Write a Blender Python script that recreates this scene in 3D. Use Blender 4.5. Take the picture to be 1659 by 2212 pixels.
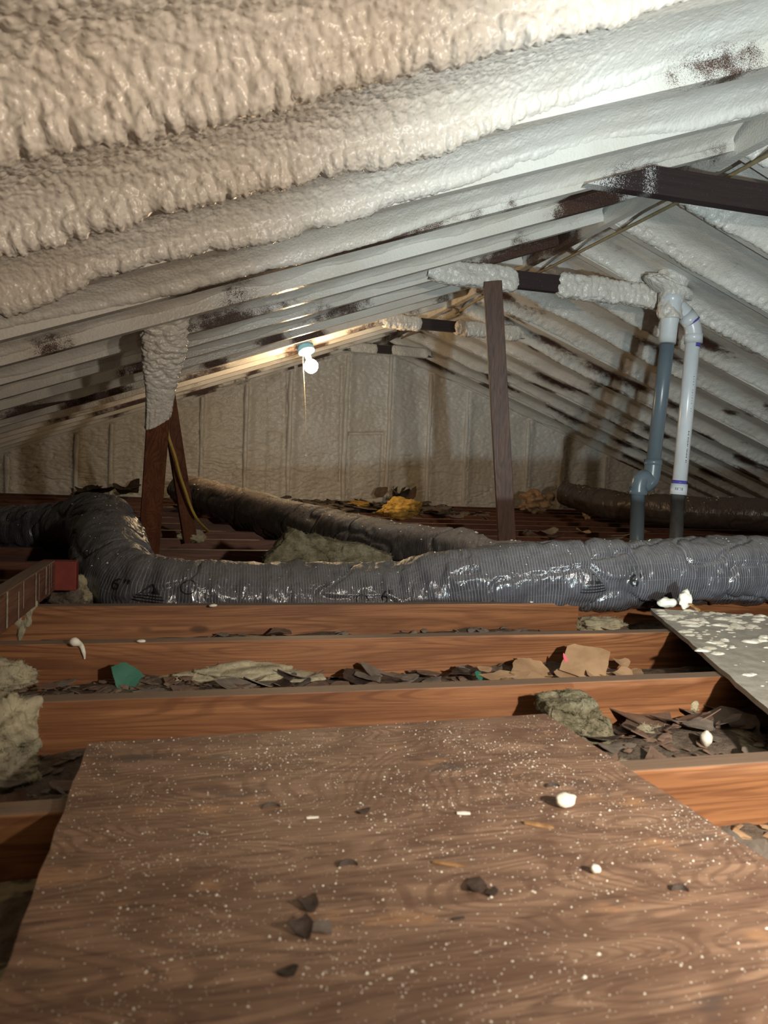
import bpy, bmesh, math, random
import numpy as np
from mathutils import Vector, Matrix

for o in list(bpy.data.objects): bpy.data.objects.remove(o)
SC = bpy.context.scene
COL = SC.collection
rnd = random.Random(7)
rng = np.random.default_rng(11)

# ------------------------------------------------------------------ camera
IW, IH, FPX = 1659, 2212, 1646.15
YAW, PITCH, ROLL = math.radians(15.258), math.radians(-3.882), math.radians(2.571)
CAMZ = 0.42
_c, _s = math.cos(YAW), math.sin(YAW)
_fw = np.array([_s*math.cos(PITCH), _c*math.cos(PITCH), math.sin(PITCH)])
_rt = np.array([_c, -_s, 0.0]); _up = np.cross(_rt, _fw)
_r2 = math.cos(ROLL)*_rt + math.sin(ROLL)*_up
_u2 = -math.sin(ROLL)*_rt + math.cos(ROLL)*_up
CM = np.array([_r2, _u2, _fw]); CP = np.array([0, 0, CAMZ])
cd = bpy.data.cameras.new('camera'); cam = bpy.data.objects.new('camera', cd); COL.objects.link(cam)
cam.matrix_world = Matrix(((_r2[0], _u2[0], -_fw[0], 0), (_r2[1], _u2[1], -_fw[1], 0), (_r2[2], _u2[2], -_fw[2], CAMZ), (0, 0, 0, 1)))
cd.sensor_fit = 'HORIZONTAL'; cd.sensor_width = 36.0; cd.lens = 36.0*FPX/IW
cd.clip_start = 0.02; cd.clip_end = 60
cd.dof.use_dof = True; cd.dof.focus_distance = 2.9; cd.dof.aperture_fstop = 10.5
SC.camera = cam

# ------------------------------------------------------------------ world, lamps, exposure
wd = bpy.data.worlds.new('world'); SC.world = wd; wd.use_nodes = True
wd.node_tree.nodes['Background'].inputs[0].default_value = (0.9, 0.75, 0.6, 1)
wd.node_tree.nodes['Background'].inputs[1].default_value = 0.006
SC.view_settings.view_transform = 'Standard'; SC.view_settings.look = 'None'
SC.view_settings.gamma = 1.0; SC.view_settings.use_curve_mapping = False
SC.view_settings.exposure = 0.0

def lamp(name, kind, loc, energy, color, aim=None, size=0.1, spread=180, spot=None, blend=0.5):
    d = bpy.data.lights.new(name, kind); d.energy = energy; d.color = color
    if kind == 'AREA':
        d.shape = 'DISK'; d.size = size; d.spread = math.radians(spread)
    elif kind == 'SPOT':
        d.shadow_soft_size = size; d.spot_size = math.radians(spot); d.spot_blend = blend
    else:
        d.shadow_soft_size = size
    o = bpy.data.objects.new(name, d); COL.objects.link(o); o.location = loc
    if aim is not None:
        o.rotation_euler = (Vector(aim)-Vector(loc)).to_track_quat('-Z', 'Y').to_euler()
    return o
# cool white LED work light lying at floor level beside the board, tipped up
lamp('work_light', 'SPOT', (0.50, -0.50, 0.04), 290, (0.75, 0.94, 1.0), aim=(2.10, 2.50, 1.27), size=0.035, spot=72, blend=0.8)
# flashlight in the right hand of whoever stands in the hatch
lamp('flashlight', 'SPOT', (0.80, -0.28, 0.64), 185, (1.0, 0.91, 0.78), aim=(1.22, 1.05, -0.10), size=0.03, spot=116, blend=1.0)
# added warm fill light, unseen, low behind the camera
lamp('hatch_lamp', 'POINT', (0.18, -0.50, 0.10), 7, (1.0, 0.82, 0.62), size=0.035)
# added warm spot, unseen, behind the camera on the right, raking the left slope
lamp('clamp_lamp', 'SPOT', (1.35, -0.50, 0.62), 122, (1.0, 0.83, 0.65), aim=(-0.75, 1.25, 1.38), size=0.04, spot=78, blend=1.0)

# ------------------------------------------------------------------ projection helpers (photo pixel -> point in the attic)
def ray(x, y): return CM.T @ np.array([(x-IW/2)/FPX, (IH/2-y)/FPX, 1.0])
def onY(x, y, Y): w = ray(x, y); return CP + w*(Y/w[1])
def onZ(x, y, Z): w = ray(x, y); return CP + w*((Z-CAMZ)/w[2])
def pxm(P): return FPX/float(CM[2] @ (np.array(P)-CP))

# ------------------------------------------------------------------ noise
def _h(ix, iy, iz, seed):
    a = (ix.astype(np.int64)*374761393 + iy.astype(np.int64)*668265263 + iz.astype(np.int64)*2147483647 + seed*1274126177) & 0xffffffff
    a = ((a ^ (a >> 13))*1274126177) & 0xffffffff
    a = ((a ^ (a >> 16))*2246822519) & 0xffffffff
    a = a ^ (a >> 15)
    return (a & 0xffffff)/float(0xffffff)
def vnoise(x, y, z=0.0, seed=0):
    x, y, z = np.broadcast_arrays(np.asarray(x, float), np.asarray(y, float), np.asarray(z, float))
    ix, iy, iz = np.floor(x), np.floor(y), np.floor(z)
    fx, fy, fz = x-ix, y-iy, z-iz
    sx, sy, sz = (t*t*t*(t*(t*6-15)+10) for t in (fx, fy, fz))
    r = 0
    for dz in (0, 1):
        for dy in (0, 1):
            for dx in (0, 1):
                w = (sx if dx else 1-sx)*(sy if dy else 1-sy)*(sz if dz else 1-sz)
                r = r + w*_h(ix+dx, iy+dy, iz+dz, seed)
    return r*2-1
def fbm(x, y, z=0.0, seed=0, oct=3):
    a, r = 1.0, 0
    for i in range(oct):
        r = r + a*vnoise(np.asarray(x)*2**i, np.asarray(y)*2**i, np.asarray(z)*2**i, seed+i*17); a *= 0.5
    return r/1.6
def worley(x, y, seed=0):
    x, y = np.broadcast_arrays(np.asarray(x, float), np.asarray(y, float))
    ix, iy = np.floor(x), np.floor(y); d = np.full(x.shape, 9.0)
    z = np.zeros_like(ix)
    for dy in (-1, 0, 1):
        for dx in (-1, 0, 1):
            px = ix+dx+_h(ix+dx, iy+dy, z, seed); py = iy+dy+_h(ix+dx, iy+dy, z, seed+5)
            d = np.minimum(d, (px-x)**2+(py-y)**2)
    return np.sqrt(d)
def bubbles(x, y, seed=0):
    d = worley(x, y, seed); return np.clip(1-d*d*1.4, 0, 1)
def sst(a, b, x):
    t = np.clip((np.asarray(x, float)-a)/(b-a), 0, 1); return t*t*(3-2*t)

# ------------------------------------------------------------------ object helpers
def tag(o, label=None, cat=None, group=None, kind=None):
    if label: o['label'] = label
    if cat: o['category'] = cat
    if group: o['group'] = group
    if kind: o['kind'] = kind
    return o
def empty(name, loc, label, cat, group=None):
    o = bpy.data.objects.new(name, None); COL.objects.link(o); o.location = loc; o.empty_display_size = 0.05
    return tag(o, label, cat, group)
def link(name, me, mat, parent=None):
    o = bpy.data.objects.new(name, me); COL.objects.link(o)
    if mat is not None and not me.materials: me.materials.append(mat)
    if parent is not None:
        o.parent = parent
        bpy.context.view_layer.update() if False else None
        o.matrix_parent_inverse = Matrix.Translation(-wloc(parent))
    return o
def wloc(o):
    v = Vector(o.location); p = o.parent
    return v   # every parent below is either at the top level or at its own origin
def npmesh(name, V, F, smooth=True, attr=None, uv=None):
    V = np.asarray(V, np.float32).reshape(-1, 3); F = np.asarray(F, np.int32)
    k = F.shape[1]; me = bpy.data.meshes.new(name)
    me.vertices.add(len(V)); me.vertices.foreach_set('co', V.ravel())
    me.loops.add(F.size); me.loops.foreach_set('vertex_index', F.ravel())
    me.polygons.add(len(F)); me.polygons.foreach_set('loop_start', np.arange(0, F.size, k, dtype=np.int32))
    me.polygons.foreach_set('use_smooth', np.full(len(F), smooth))
    me.update(calc_edges=True)
    if attr is not None:
        for an, av in attr.items():
            a = me.attributes.new(an, 'FLOAT', 'POINT'); a.data.foreach_set('value', np.asarray(av, np.float32).ravel())
    if uv is not None:
        l = me.uv_layers.new(name='UVMap'); l.data.foreach_set('uv', np.asarray(uv, np.float32)[F.ravel()].ravel())
    me.validate()
    return me
def gridF(nu, nv, wrap=False):
    i = np.arange(nu-1)[:, None]; j = np.arange(nv if wrap else nv-1)[None, :]; j2 = (j+1) % nv
    return np.stack([i*nv+j, (i+1)*nv+j, (i+1)*nv+j2, i*nv+j2], -1).reshape(-1, 4)
class MB:
    """collects loose shapes for one mesh"""
    def __init__(s): s.V = []; s.F = []
    def add(s, V, F):
        b = len(s.V); s.V += [tuple(v) for v in V]; s.F += [tuple(i+b for i in f) for f in F]
    def box(s, lo, hi, m=None):
        x0, y0, z0 = lo; x1, y1, z1 = hi
        V = [(x0,y0,z0),(x1,y0,z0),(x1,y1,z0),(x0,y1,z0),(x0,y0,z1),(x1,y0,z1),(x1,y1,z1),(x0,y1,z1)]
        if m is not None: V = [tuple(m @ Vector(v)) for v in V]
        s.add(V, [(3,2,1,0),(4,5,6,7),(0,1,5,4),(1,2,6,5),(2,3,7,6),(3,0,4,7)])
    def mesh(s, name, smooth=False, bevel=0, seg=2):
        me = bpy.data.meshes.new(name); me.from_pydata(s.V, [], s.F); me.update()
        if bevel:
            bm = bmesh.new(); bm.from_mesh(me)
            bmesh.ops.bevel(bm, geom=list(bm.edges), offset=bevel, segments=seg, profile=0.5, affect='EDGES')
            bm.to_mesh(me); bm.free()
        for p in me.polygons: p.use_smooth = smooth
        return me
def frames(P):
    P = np.asarray(P, float); T = np.gradient(P, axis=0); T /= np.linalg.norm(T, axis=1)[:, None]
    up = np.array([0, 0, 1.0]); N = []
    n = np.cross(T[0], up)
    if np.linalg.norm(n) < 1e-3: n = np.cross(T[0], np.array([1.0, 0, 0]))
    n /= np.linalg.norm(n)
    for t in T:
        n = n-t*(n@t); n /= np.linalg.norm(n); N.append(n.copy())
    N = np.array(N); B = np.cross(N, T)     # B points up-ish
    return T, N, B
def spline(P, n):
    """Catmull-Rom through control rows, resampled evenly"""
    P = np.asarray(P, float); Q = np.vstack([2*P[0]-P[1], P, 2*P[-1]-P[-2]]); out = []
    for i in range(1, len(Q)-2):
        t = np.linspace(0, 1, 40, endpoint=False)[:, None]
        a, b, c, d = Q[i-1], Q[i], Q[i+1], Q[i+2]
        out.append(0.5*((2*b)+(-a+c)*t+(2*a-5*b+4*c-d)*t*t+(-a+3*b-3*c+d)*t**3))
    out = np.vstack(out+[Q[-2][None]])
    L = np.concatenate([[0], np.cumsum(np.linalg.norm(np.diff(out[:, :3], axis=0), axis=1))])
    s = np.linspace(0, L[-1], n)
    return np.stack([np.interp(s, L, out[:, k]) for k in range(out.shape[1])], 1), s
def tube_mesh(name, P, r, seg=12, cap=True, attr=None):
    P = np.asarray(P, float); r = np.broadcast_to(np.asarray(r, float), (len(P),))
    T, N, B = frames(P); a = np.linspace(0, 2*np.pi, seg, endpoint=False)
    V = P[:, None]+r[:, None, None]*(np.cos(a)[None, :, None]*N[:, None]+np.sin(a)[None, :, None]*B[:, None])
    F = gridF(len(P), seg, True).tolist(); V = V.reshape(-1, 3).tolist()
    if cap:
        F.append(list(range(seg))[::-1]); F.append([(len(P)-1)*seg+i for i in range(seg)])
    me = bpy.data.meshes.new(name); me.from_pydata(V, [], F); me.update()
    for p in me.polygons: p.use_smooth = len(p.vertices) == 4
    return me

# ------------------------------------------------------------------ materials
class NT:
    def __init__(s, name):
        s.m = bpy.data.materials.new(name); s.m.use_nodes = True; s.t = s.m.node_tree; s.b = s.t.nodes['Principled BSDF']
    def n(s, ty, **kw):
        nd = s.t.nodes.new(ty)
        for k, v in kw.items():
            if k.startswith('i_'): nd.inputs[k[2:].replace('_', ' ')].default_value = v
            else: setattr(nd, k, v)
        return nd
    def l(s, a, b): s.t.links.new(a, b)
    def pos(s): return s.n('ShaderNodeNewGeometry').outputs['Position']
    def obj(s): return s.n('ShaderNodeTexCoord').outputs['Object']
    def vmul(s, v, xyz):
        m = s.n('ShaderNodeVectorMath', operation='MULTIPLY'); s.l(v, m.inputs[0]); m.inputs[1].default_value = xyz; return m.outputs[0]
    def noise(s, v, scale, detail=3, rough=0.5, dist=0.0):
        n = s.n('ShaderNodeTexNoise'); n.inputs['Scale'].default_value = scale; n.inputs['Detail'].default_value = detail
        n.inputs['Roughness'].default_value = rough; n.inputs['Distortion'].default_value = dist
        if v is not None: s.l(v, n.inputs['Vector'])
        return n.outputs['Fac']
    def voro(s, v, scale, feature='F1', out='Distance'):
        n = s.n('ShaderNodeTexVoronoi', feature=feature); n.inputs['Scale'].default_value = scale
        s.l(v, n.inputs['Vector']); return n.outputs[out]
    def math(s, op, a, b=None, c=None, clamp=False):
        m = s.n('ShaderNodeMath', operation=op, use_clamp=clamp)
        for i, x in enumerate((a, b, c)):
            if x is None: continue
            if isinstance(x, (int, float)): m.inputs[i].default_value = x
            else: s.l(x, m.inputs[i])
        return m.outputs[0]
    def rng(s, v, a, b, c=0.0, d=1.0, smooth=True):
        m = s.n('ShaderNodeMapRange', interpolation_type='SMOOTHSTEP' if smooth else 'LINEAR')
        s.l(v, m.inputs[0]); m.inputs[1].default_value = a; m.inputs[2].default_value = b; m.inputs[3].default_value = c; m.inputs[4].default_value = d
        return m.outputs[0]
    def mix(s, f, a, b):
        m = s.n('ShaderNodeMix', data_type='RGBA')
        if isinstance(f, (int, float)): m.inputs[0].default_value = f
        else: s.l(f, m.inputs[0])
        for i, x in ((6, a), (7, b)):
            if isinstance(x, tuple): m.inputs[i].default_value = (*x, 1)
            else: s.l(x, m.inputs[i])
        return m.outputs[2]
    def attr(s, name): return s.n('ShaderNodeAttribute', attribute_name=name).outputs['Fac']
    def bump(s, h, strength, dist, prev=None):
        b = s.n('ShaderNodeBump'); b.inputs['Strength'].default_value = strength; b.inputs['Distance'].default_value = dist
        s.l(h, b.inputs['Height'])
        if prev is not None: s.l(prev, b.inputs['Normal'])
        return b.outputs[0]
    def out(s, col=None, rough=None, norm=None, spec=None, **kw):
        if col is not None:
            if isinstance(col, tuple): s.b.inputs['Base Color'].default_value = (*col, 1)
            else: s.l(col, s.b.inputs['Base Color'])
        if rough is not None:
            if isinstance(rough, (int, float)): s.b.inputs['Roughness'].default_value = rough
            else: s.l(rough, s.b.inputs['Roughness'])
        if norm is not None: s.l(norm, s.b.inputs['Normal'])
        if spec is not None: s.b.inputs['Specular IOR Level'].default_value = spec
        for k, v in kw.items(): s.b.inputs[k].default_value = v
        return s.m

def mat_foam():
    t = NT('spray_foam'); p = t.pos(); thin = t.attr('thin'); grit = t.attr('grit')
    low = t.noise(t.vmul(p, (2.3, 1.9, 2.3)), 1.0, 1, 0.5)
    low2 = t.noise(t.vmul(p, (1.0, 1.0, 1.0)), 21.0, 2, 0.6)
    fine = t.noise(p, 560.0, 1, 0.5)
    dark = t.math('MULTIPLY', t.rng(t.math('ADD', low, t.math('MULTIPLY', t.math('SUBTRACT', low2, 0.5), 0.18)), 0.50, 0.70), thin)
    sp = t.rng(t.math('ADD', fine, t.math('MULTIPLY', dark, 0.52)), 0.70, 0.84)
    # a bare strip the spray never reached
    wood = t.mix(t.noise(t.vmul(p, (3, 60, 60)), 1.0, 4, 0.6), (0.030, 0.012, 0.008), (0.085, 0.034, 0.020))
    tint = t.noise(p, 3.0, 3, 0.6)
    foam = t.mix(t.rng(tint, 0.35, 0.7), (0.70, 0.67, 0.62), (0.63, 0.58, 0.51))
    col = t.mix(sp, foam, wood)
    b1 = t.noise(p, 60.0, 2, 0.5); b2 = t.voro(p, 125.0, 'SMOOTH_F1')
    hgt = t.math('ADD', t.math('MULTIPLY', b1, 0.35), t.math('MULTIPLY', b2, -1.0))
    nb = t.n('ShaderNodeBump'); nb.inputs['Distance'].default_value = 0.004
    t.l(hgt, nb.inputs['Height']); t.l(t.math('MULTIPLY_ADD', grit, 0.5, 0.30), nb.inputs['Strength'])
    rough = t.math('ADD', t.math('MULTIPLY', sp, 0.3), 0.33)
    return t.out(col, rough, nb.outputs[0], 0.5)

def mat_wood(name, c0, c1, c2, axis=0, dusty=0.75, spec=0.35, rough=0.55, dust=(0.20, 0.155, 0.115), rand=True):
    """sawn softwood: grain runs along axis; top faces carry dust"""
    t = NT(name); p = t.pos()
    info = t.n('ShaderNodeObjectInfo')
    off = t.n('ShaderNodeVectorMath', operation='MULTIPLY'); off.inputs[1].default_value = (7.0, 3.0, 5.0)
    cx = t.n('ShaderNodeCombineXYZ'); 
    for i in range(3): t.l(info.outputs['Random'], cx.inputs[i])
    t.l(cx.outputs[0], off.inputs[0])
    ad = t.n('ShaderNodeVectorMath', operation='ADD'); t.l(p, ad.inputs[0]); t.l(off.outputs[0], ad.inputs[1])
    q = ad.outputs[0]
    sc = [22.0, 22.0, 22.0]; sc[axis] = 1.4
    warp = t.noise(q, 2.3, 2, 0.5)
    w = t.n('ShaderNodeTexNoise'); w.inputs['Scale'].default_value = 1.0; w.inputs['Detail'].default_value = 5; w.inputs['Roughness'].default_value = 0.62; w.inputs['Distortion'].default_value = 0.7
    t.l(t.vmul(q, tuple(sc)), w.inputs['Vector'])
    sc2 = [210.0, 210.0, 210.0]; sc2[axis] = 5.0
    g = t.noise(t.vmul(q, tuple(sc2)), 1.0, 3, 0.6)
    # cathedral figure
    sc3 = [16.0, 16.0, 16.0]; sc3[axis] = 1.3
    wv = t.n('ShaderNodeTexNoise'); wv.inputs['Scale'].default_value = 0.8; wv.inputs['Detail'].default_value = 1; t.l(t.vmul(q, tuple(sc3)), wv.inputs['Vector'])
    ring = t.math('SINE', t.math('ADD', t.math('MULTIPLY', wv.outputs['Fac'], 120.0), t.math('MULTIPLY', g, 2.0)))
    col = t.mix(t.rng(w.outputs['Fac'], 0.3, 0.72), c0, c1)
    col = t.mix(t.math('MULTIPLY', t.rng(ring, 0.0, 1.0), t.rng(warp, 0.35, 0.65, 0.15, 0.65)), col, c2)
    col = t.mix(t.math('MULTIPLY', t.rng(g, 0.48, 0.70), 0.6), col, c2)
    kn = t.n('ShaderNodeTexVoronoi'); kn.inputs['Scale'].default_value = 1.0
    ks = [11.0, 11.0, 11.0]; ks[axis] = 4.2
    t.l(t.vmul(q, tuple(ks)), kn.inputs['Vector'])
    col = t.mix(t.rng(kn.outputs['Distance'], 0.06, 0.15, 0.7, 0.0), col, tuple(x*0.35 for x in c2))
    nz = t.n('ShaderNodeSeparateXYZ'); t.l(t.n('ShaderNodeNewGeometry').outputs['True Normal'], nz.inputs[0])
    dm = t.math('MULTIPLY', t.math('MULTIPLY', t.rng(nz.outputs[2], 0.6, 0.95), t.rng(t.noise(p, 30, 4, 0.7), 0.25, 0.5, 0.55, 1.0)), dusty)
    col = t.mix(dm, col, dust)
    nb = t.bump(t.math('ADD', g, w.outputs['Fac']), 0.25, 0.002)
    return t.out(col, t.math('ADD', t.math('MULTIPLY', g, 0.2), rough-0.1), nb, spec)

def mat_plain(name, c0, c1, scale=30, rough=0.6, spec=0.4, bump=0.3, bd=0.002, detail=4):
    t = NT(name); p = t.pos(); n = t.noise(p, scale, detail, 0.65)
    return t.out(t.mix(t.rng(n, 0.3, 0.7), c0, c1), rough, t.bump(t.noise(p, scale*4, 4, 0.7), bump, bd), spec)

M = {}
M['foam'] = mat_foam()
M['joist'] = mat_wood('joist_wood', (0.175, 0.068, 0.026), (0.335, 0.150, 0.064), (0.110, 0.038, 0.015), 0)
M['joist_far'] = mat_wood('dark_red_joist_wood', (0.085, 0.030, 0.016), (0.155, 0.058, 0.030), (0.055, 0.018, 0.010), 0)
M['post'] = mat_wood('post_wood', (0.066, 0.027, 0.014), (0.115, 0.048, 0.025), (0.036, 0.014, 0.008), 2, dusty=0.2)
M['brace'] = mat_wood('brace_wood', (0.10, 0.034, 0.016), (0.17, 0.060, 0.027), (0.060, 0.018, 0.009), 2, dusty=0.2)
M['timber'] = mat_wood('timber_wood', (0.12, 0.050, 0.032), (0.20, 0.095, 0.060), (0.07, 0.028, 0.019), 1, dusty=0.6)
M['splinter'] = mat_plain('splinter_wood', (0.20, 0.10, 0.035), (0.36, 0.20, 0.08), 90, 0.6)
M['bark'] = mat_plain('dark_chip', (0.020, 0.013, 0.010), (0.075, 0.048, 0.034), 60, 0.6)
M['crumb'] = mat_plain('foam_crumb', (0.80, 0.77, 0.68), (0.70, 0.66, 0.55), 60, 0.55)
M['cream'] = mat_plain('cream_wool', (0.46, 0.41, 0.28), (0.30, 0.265, 0.19), 28, 0.9, 0.1, 0.8, 0.004)
M['yellow'] = mat_plain('yellow_wool', (0.62, 0.40, 0.10), (0.40, 0.24, 0.06), 25, 0.9, 0.1, 0.8, 0.004)
M['kraft'] = mat_plain('kraft_paper', (0.42, 0.28, 0.165), (0.32, 0.20, 0.115), 14, 0.75, 0.2, 0.15)
M['paper'] = mat_plain('dark_paper', (0.105, 0.066, 0.048), (0.19, 0.122, 0.088), 22, 0.6, 0.4, 0.3)
M['greybark'] = mat_plain('grey_paper', (0.125, 0.102, 0.084), (0.215, 0.178, 0.145), 25, 0.7, 0.3, 0.3)
M['green'] = mat_plain('green_card', (0.022, 0.12, 0.075), (0.03, 0.15, 0.095), 15, 0.6, 0.4, 0.1)
M['pink'] = mat_plain('pink_card', (0.75, 0.16, 0.22), (0.65, 0.14, 0.18), 15, 0.6, 0.3, 0.1)
M['pvc_grey'] = mat_plain('grey_pvc', (0.115, 0.150, 0.175), (0.135, 0.170, 0.195), 8, 0.30, 0.5, 0.05)
M['pvc_dirty'] = mat_plain('dusty_grey_pvc', (0.075, 0.078, 0.080), (0.11, 0.11, 0.11), 20, 0.55, 0.4, 0.1)
M['pvc_white'] = mat_plain('white_pvc', (0.70, 0.73, 0.76), (0.62, 0.65, 0.68), 8, 0.28, 0.5, 0.05)
M['primer'] = mat_plain('purple_primer', (0.06, 0.05, 0.34), (0.12, 0.10, 0.45), 40, 0.4)
M['ink'] = mat_plain('black_ink', (0.012, 0.011, 0.012), (0.02, 0.018, 0.02), 40, 0.4)
M['white_paint'] = mat_plain('white_paint_run', (0.42, 0.38, 0.31), (0.30, 0.25, 0.19), 60, 0.7)
M['redwood'] = mat_plain('red_block_wood', (0.20, 0.030, 0.018), (0.14, 0.022, 0.014), 18, 0.6)
M['cable_tan'] = mat_plain('tan_cable_sheath', (0.36, 0.28, 0.16), (0.26, 0.20, 0.11), 40, 0.5)
M['cable_yellow'] = mat_plain('yellow_cable_sheath', (0.50, 0.36, 0.06), (0.42, 0.30, 0.06), 40, 0.45)
M['porcelain'] = mat_plain('porcelain', (0.75, 0.72, 0.66), (0.68, 0.65, 0.58), 20, 0.3, 0.5, 0.05)
M['blue_box'] = mat_plain('blue_box', (0.03, 0.13, 0.28), (0.04, 0.16, 0.34), 20, 0.45)
M['string'] = mat_plain('pull_string', (0.70, 0.62, 0.48), (0.60, 0.52, 0.40), 80, 0.6)
M['deck'] = mat_plain('roof_deck', (0.20, 0.13, 0.08), (0.14, 0.09, 0.055), 12, 0.8)

def mat_bulb():
    t = NT('lit_bulb'); t.out((1, 0.9, 0.75), 0.3)
    t.b.inputs['Emission Color'].default_value = (1.0, 0.70, 0.38, 1); t.b.inputs['Emission Strength'].default_value = 270.0
    return t.m
M['bulb'] = mat_bulb()

def mat_wool():
    t = NT('mineral_wool'); p = t.pos()
    n = t.noise(p, 38, 5, 0.75); m = t.noise(t.vmul(p, (40, 40, 130)), 1.0, 4, 0.7)
    col = t.mix(t.rng(n, 0.3, 0.7), (0.105, 0.092, 0.055), (0.235, 0.212, 0.145))
    col = t.mix(t.math('MULTIPLY', t.rng(t.noise(p, 11, 3, 0.6), 0.55, 0.75), 0.6), col, (0.085, 0.072, 0.045))
    return t.out(col, 0.95, t.bump(t.math('ADD', n, m), 0.9, 0.006), 0.1)
M['wool'] = mat_wool()

def mat_debris():
    t = NT('dirty_fill'); p = t.pos()
    n = t.noise(p, 5.5, 4, 0.65, 0.6); n2 = t.noise(p, 28, 5, 0.7); n3 = t.noise(p, 90, 4, 0.7)
    col = t.mix(t.rng(n2, 0.3, 0.7), (0.07, 0.052, 0.040), (0.165, 0.130, 0.10))
    col = t.mix(t.math('MULTIPLY', t.rng(n, 0.56, 0.62), t.rng(n2, 0.30, 0.5)), col, t.mix(n3, (0.42, 0.37, 0.235), (0.27, 0.23, 0.14)))
    return t.out(col, 0.9, t.bump(t.math('ADD', n2, n3), 0.8, 0.006), 0.15)
M['debris'] = mat_debris()

def mat_ply():
    t = NT('old_plywood'); p = t.pos()
    w1 = t.noise(t.vmul(p, (1.7, 4.2, 1)), 1.0, 3, 0.55, 0.4)
    rings = t.math('SINE', t.math('MULTIPLY', w1, 46.0))
    lines = t.math('SINE', t.math('MULTIPLY', t.noise(t.vmul(p, (1.9, 5.0, 1)), 1.0, 2, 0.5, 0.5), 300.0))
    fine = t.noise(t.vmul(p, (16, 230, 16)), 1.0, 4, 0.65)
    mid = t.noise(t.vmul(p, (7, 42, 7)), 1.0, 4, 0.65, 0.5)
    blot = t.noise(t.vmul(p, (5, 9, 5)), 1.0, 4, 0.7)
    col = t.mix(t.rng(mid, 0.3, 0.7), (0.205, 0.122, 0.080), (0.345, 0.216, 0.142))
    col = t.mix(t.math('MULTIPLY', t.rng(rings, -0.1, 0.9), 0.50), col, (0.125, 0.066, 0.043))
    col = t.mix(t.math('MULTIPLY', t.math('MULTIPLY', t.rng(lines, -0.2, 0.9), t.rng(mid, 0.3, 0.6, 0.3, 1.0)), 0.55), col, (0.120, 0.062, 0.040))
    col = t.mix(t.math('MULTIPLY', t.rng(blot, 0.58, 0.68), 0.8), col, (0.40, 0.22, 0.115))
    col = t.mix(t.math('MULTIPLY', t.rng(t.noise(t.vmul(p, (4, 9, 5)), 1.7, 3, 0.7), 0.60, 0.72), 0.65), col, (0.075, 0.060, 0.055))
    col = t.mix(t.math('MULTIPLY', t.rng(fine, 0.50, 0.68), 0.65), col, (0.085, 0.046, 0.032))
    return t.out(col, t.math('MULTIPLY_ADD', fine, 0.25, 0.42), t.bump(t.math('ADD', fine, t.math('MULTIPLY', rings, 0.15)), 0.25, 0.0012), 0.35)
M['ply'] = mat_ply()

def mat_osb():
    t = NT('grey_sheathing'); p = t.pos()
    n = t.noise(p, 26, 5, 0.72); n2 = t.noise(p, 160, 4, 0.7)
    col = t.mix(t.rng(n, 0.3, 0.7), (0.32, 0.30, 0.255), (0.50, 0.48, 0.425))
    col = t.mix(t.rng(n2, 0.55, 0.75, 0, 0.6), col, (0.55, 0.54, 0.49))
    return t.out(col, 0.6, t.bump(n2, 0.4, 0.002), 0.35)
M['osb'] = mat_osb()

def mat_duct(name, base, dustc, thread, dustamt, rough=0.27):
    t = NT(name); uv = t.n('ShaderNodeTexCoord').outputs['UV']; sp = t.n('ShaderNodeSeparateXYZ'); t.l(uv, sp.inputs[0])
    p = t.pos()
    wob = t.math('MULTIPLY', t.math('SUBTRACT', t.noise(p, 26, 2, 0.5), 0.5), 0.006)
    u = t.math('ADD', sp.outputs[0], wob)
    fr = t.math('FRACT', t.math('MULTIPLY', u, 1/0.0085)); line = t.math('LESS_THAN', t.math('ABSOLUTE', t.math('SUBTRACT', fr, 0.5)), 0.10)
    fv = t.math('FRACT', t.math('MULTIPLY', sp.outputs[1], 1/0.05)); line2 = t.math('LESS_THAN', t.math('ABSOLUTE', t.math('SUBTRACT', fv, 0.5)), 0.014)
    lm = t.math('MULTIPLY', t.math('MAXIMUM', line, t.math('MULTIPLY', line2, 0.35)), t.rng(t.noise(p, 9, 3, 0.6), 0.3, 0.55, 0.15, 0.85))
    n = t.noise(p, 14, 4, 0.65)
    col = t.mix(t.rng(n, 0.3, 0.7), base, tuple(x*1.5 for x in base))
    col = t.mix(t.math('MULTIPLY', lm, 0.75), col, thread)
    nz = t.n('ShaderNodeSeparateXYZ'); t.l(t.n('ShaderNodeNewGeometry').outputs['Normal'], nz.inputs[0])
    du = t.math('MULTIPLY', t.math('MULTIPLY', t.rng(nz.outputs[2], 0.25, 0.95), t.rng(t.noise(p, 45, 5, 0.75), 0.28, 0.55, 0.5, 1.0)), dustamt)
    col = t.mix(du, col, dustc)
    cr = t.noise(t.vmul(p, (62, 40, 16)), 1.0, 3, 0.55, 1.0)
    nb = t.bump(cr, 0.60, 0.008, t.bump(line, 0.3, 0.0012))
    return t.out(col, t.math('MULTIPLY_ADD', du, 0.5, rough), nb, 0.55)
M['duct'] = mat_duct('grey_duct_film', (0.050, 0.048, 0.054), (0.19, 0.175, 0.165), (0.24, 0.235, 0.245), 0.5, 0.19)
M['duct_brown'] = mat_duct('dusty_duct_film', (0.036, 0.032, 0.031), (0.32, 0.265, 0.23), (0.07, 0.065, 0.06), 0.85)  # real dust, its colour raised so the top also carries bulb light
M['duct_dark'] = mat_duct('brown_duct_film', (0.040, 0.028, 0.024), (0.10, 0.078, 0.066), (0.06, 0.05, 0.04), 0.6, 0.3)

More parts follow.
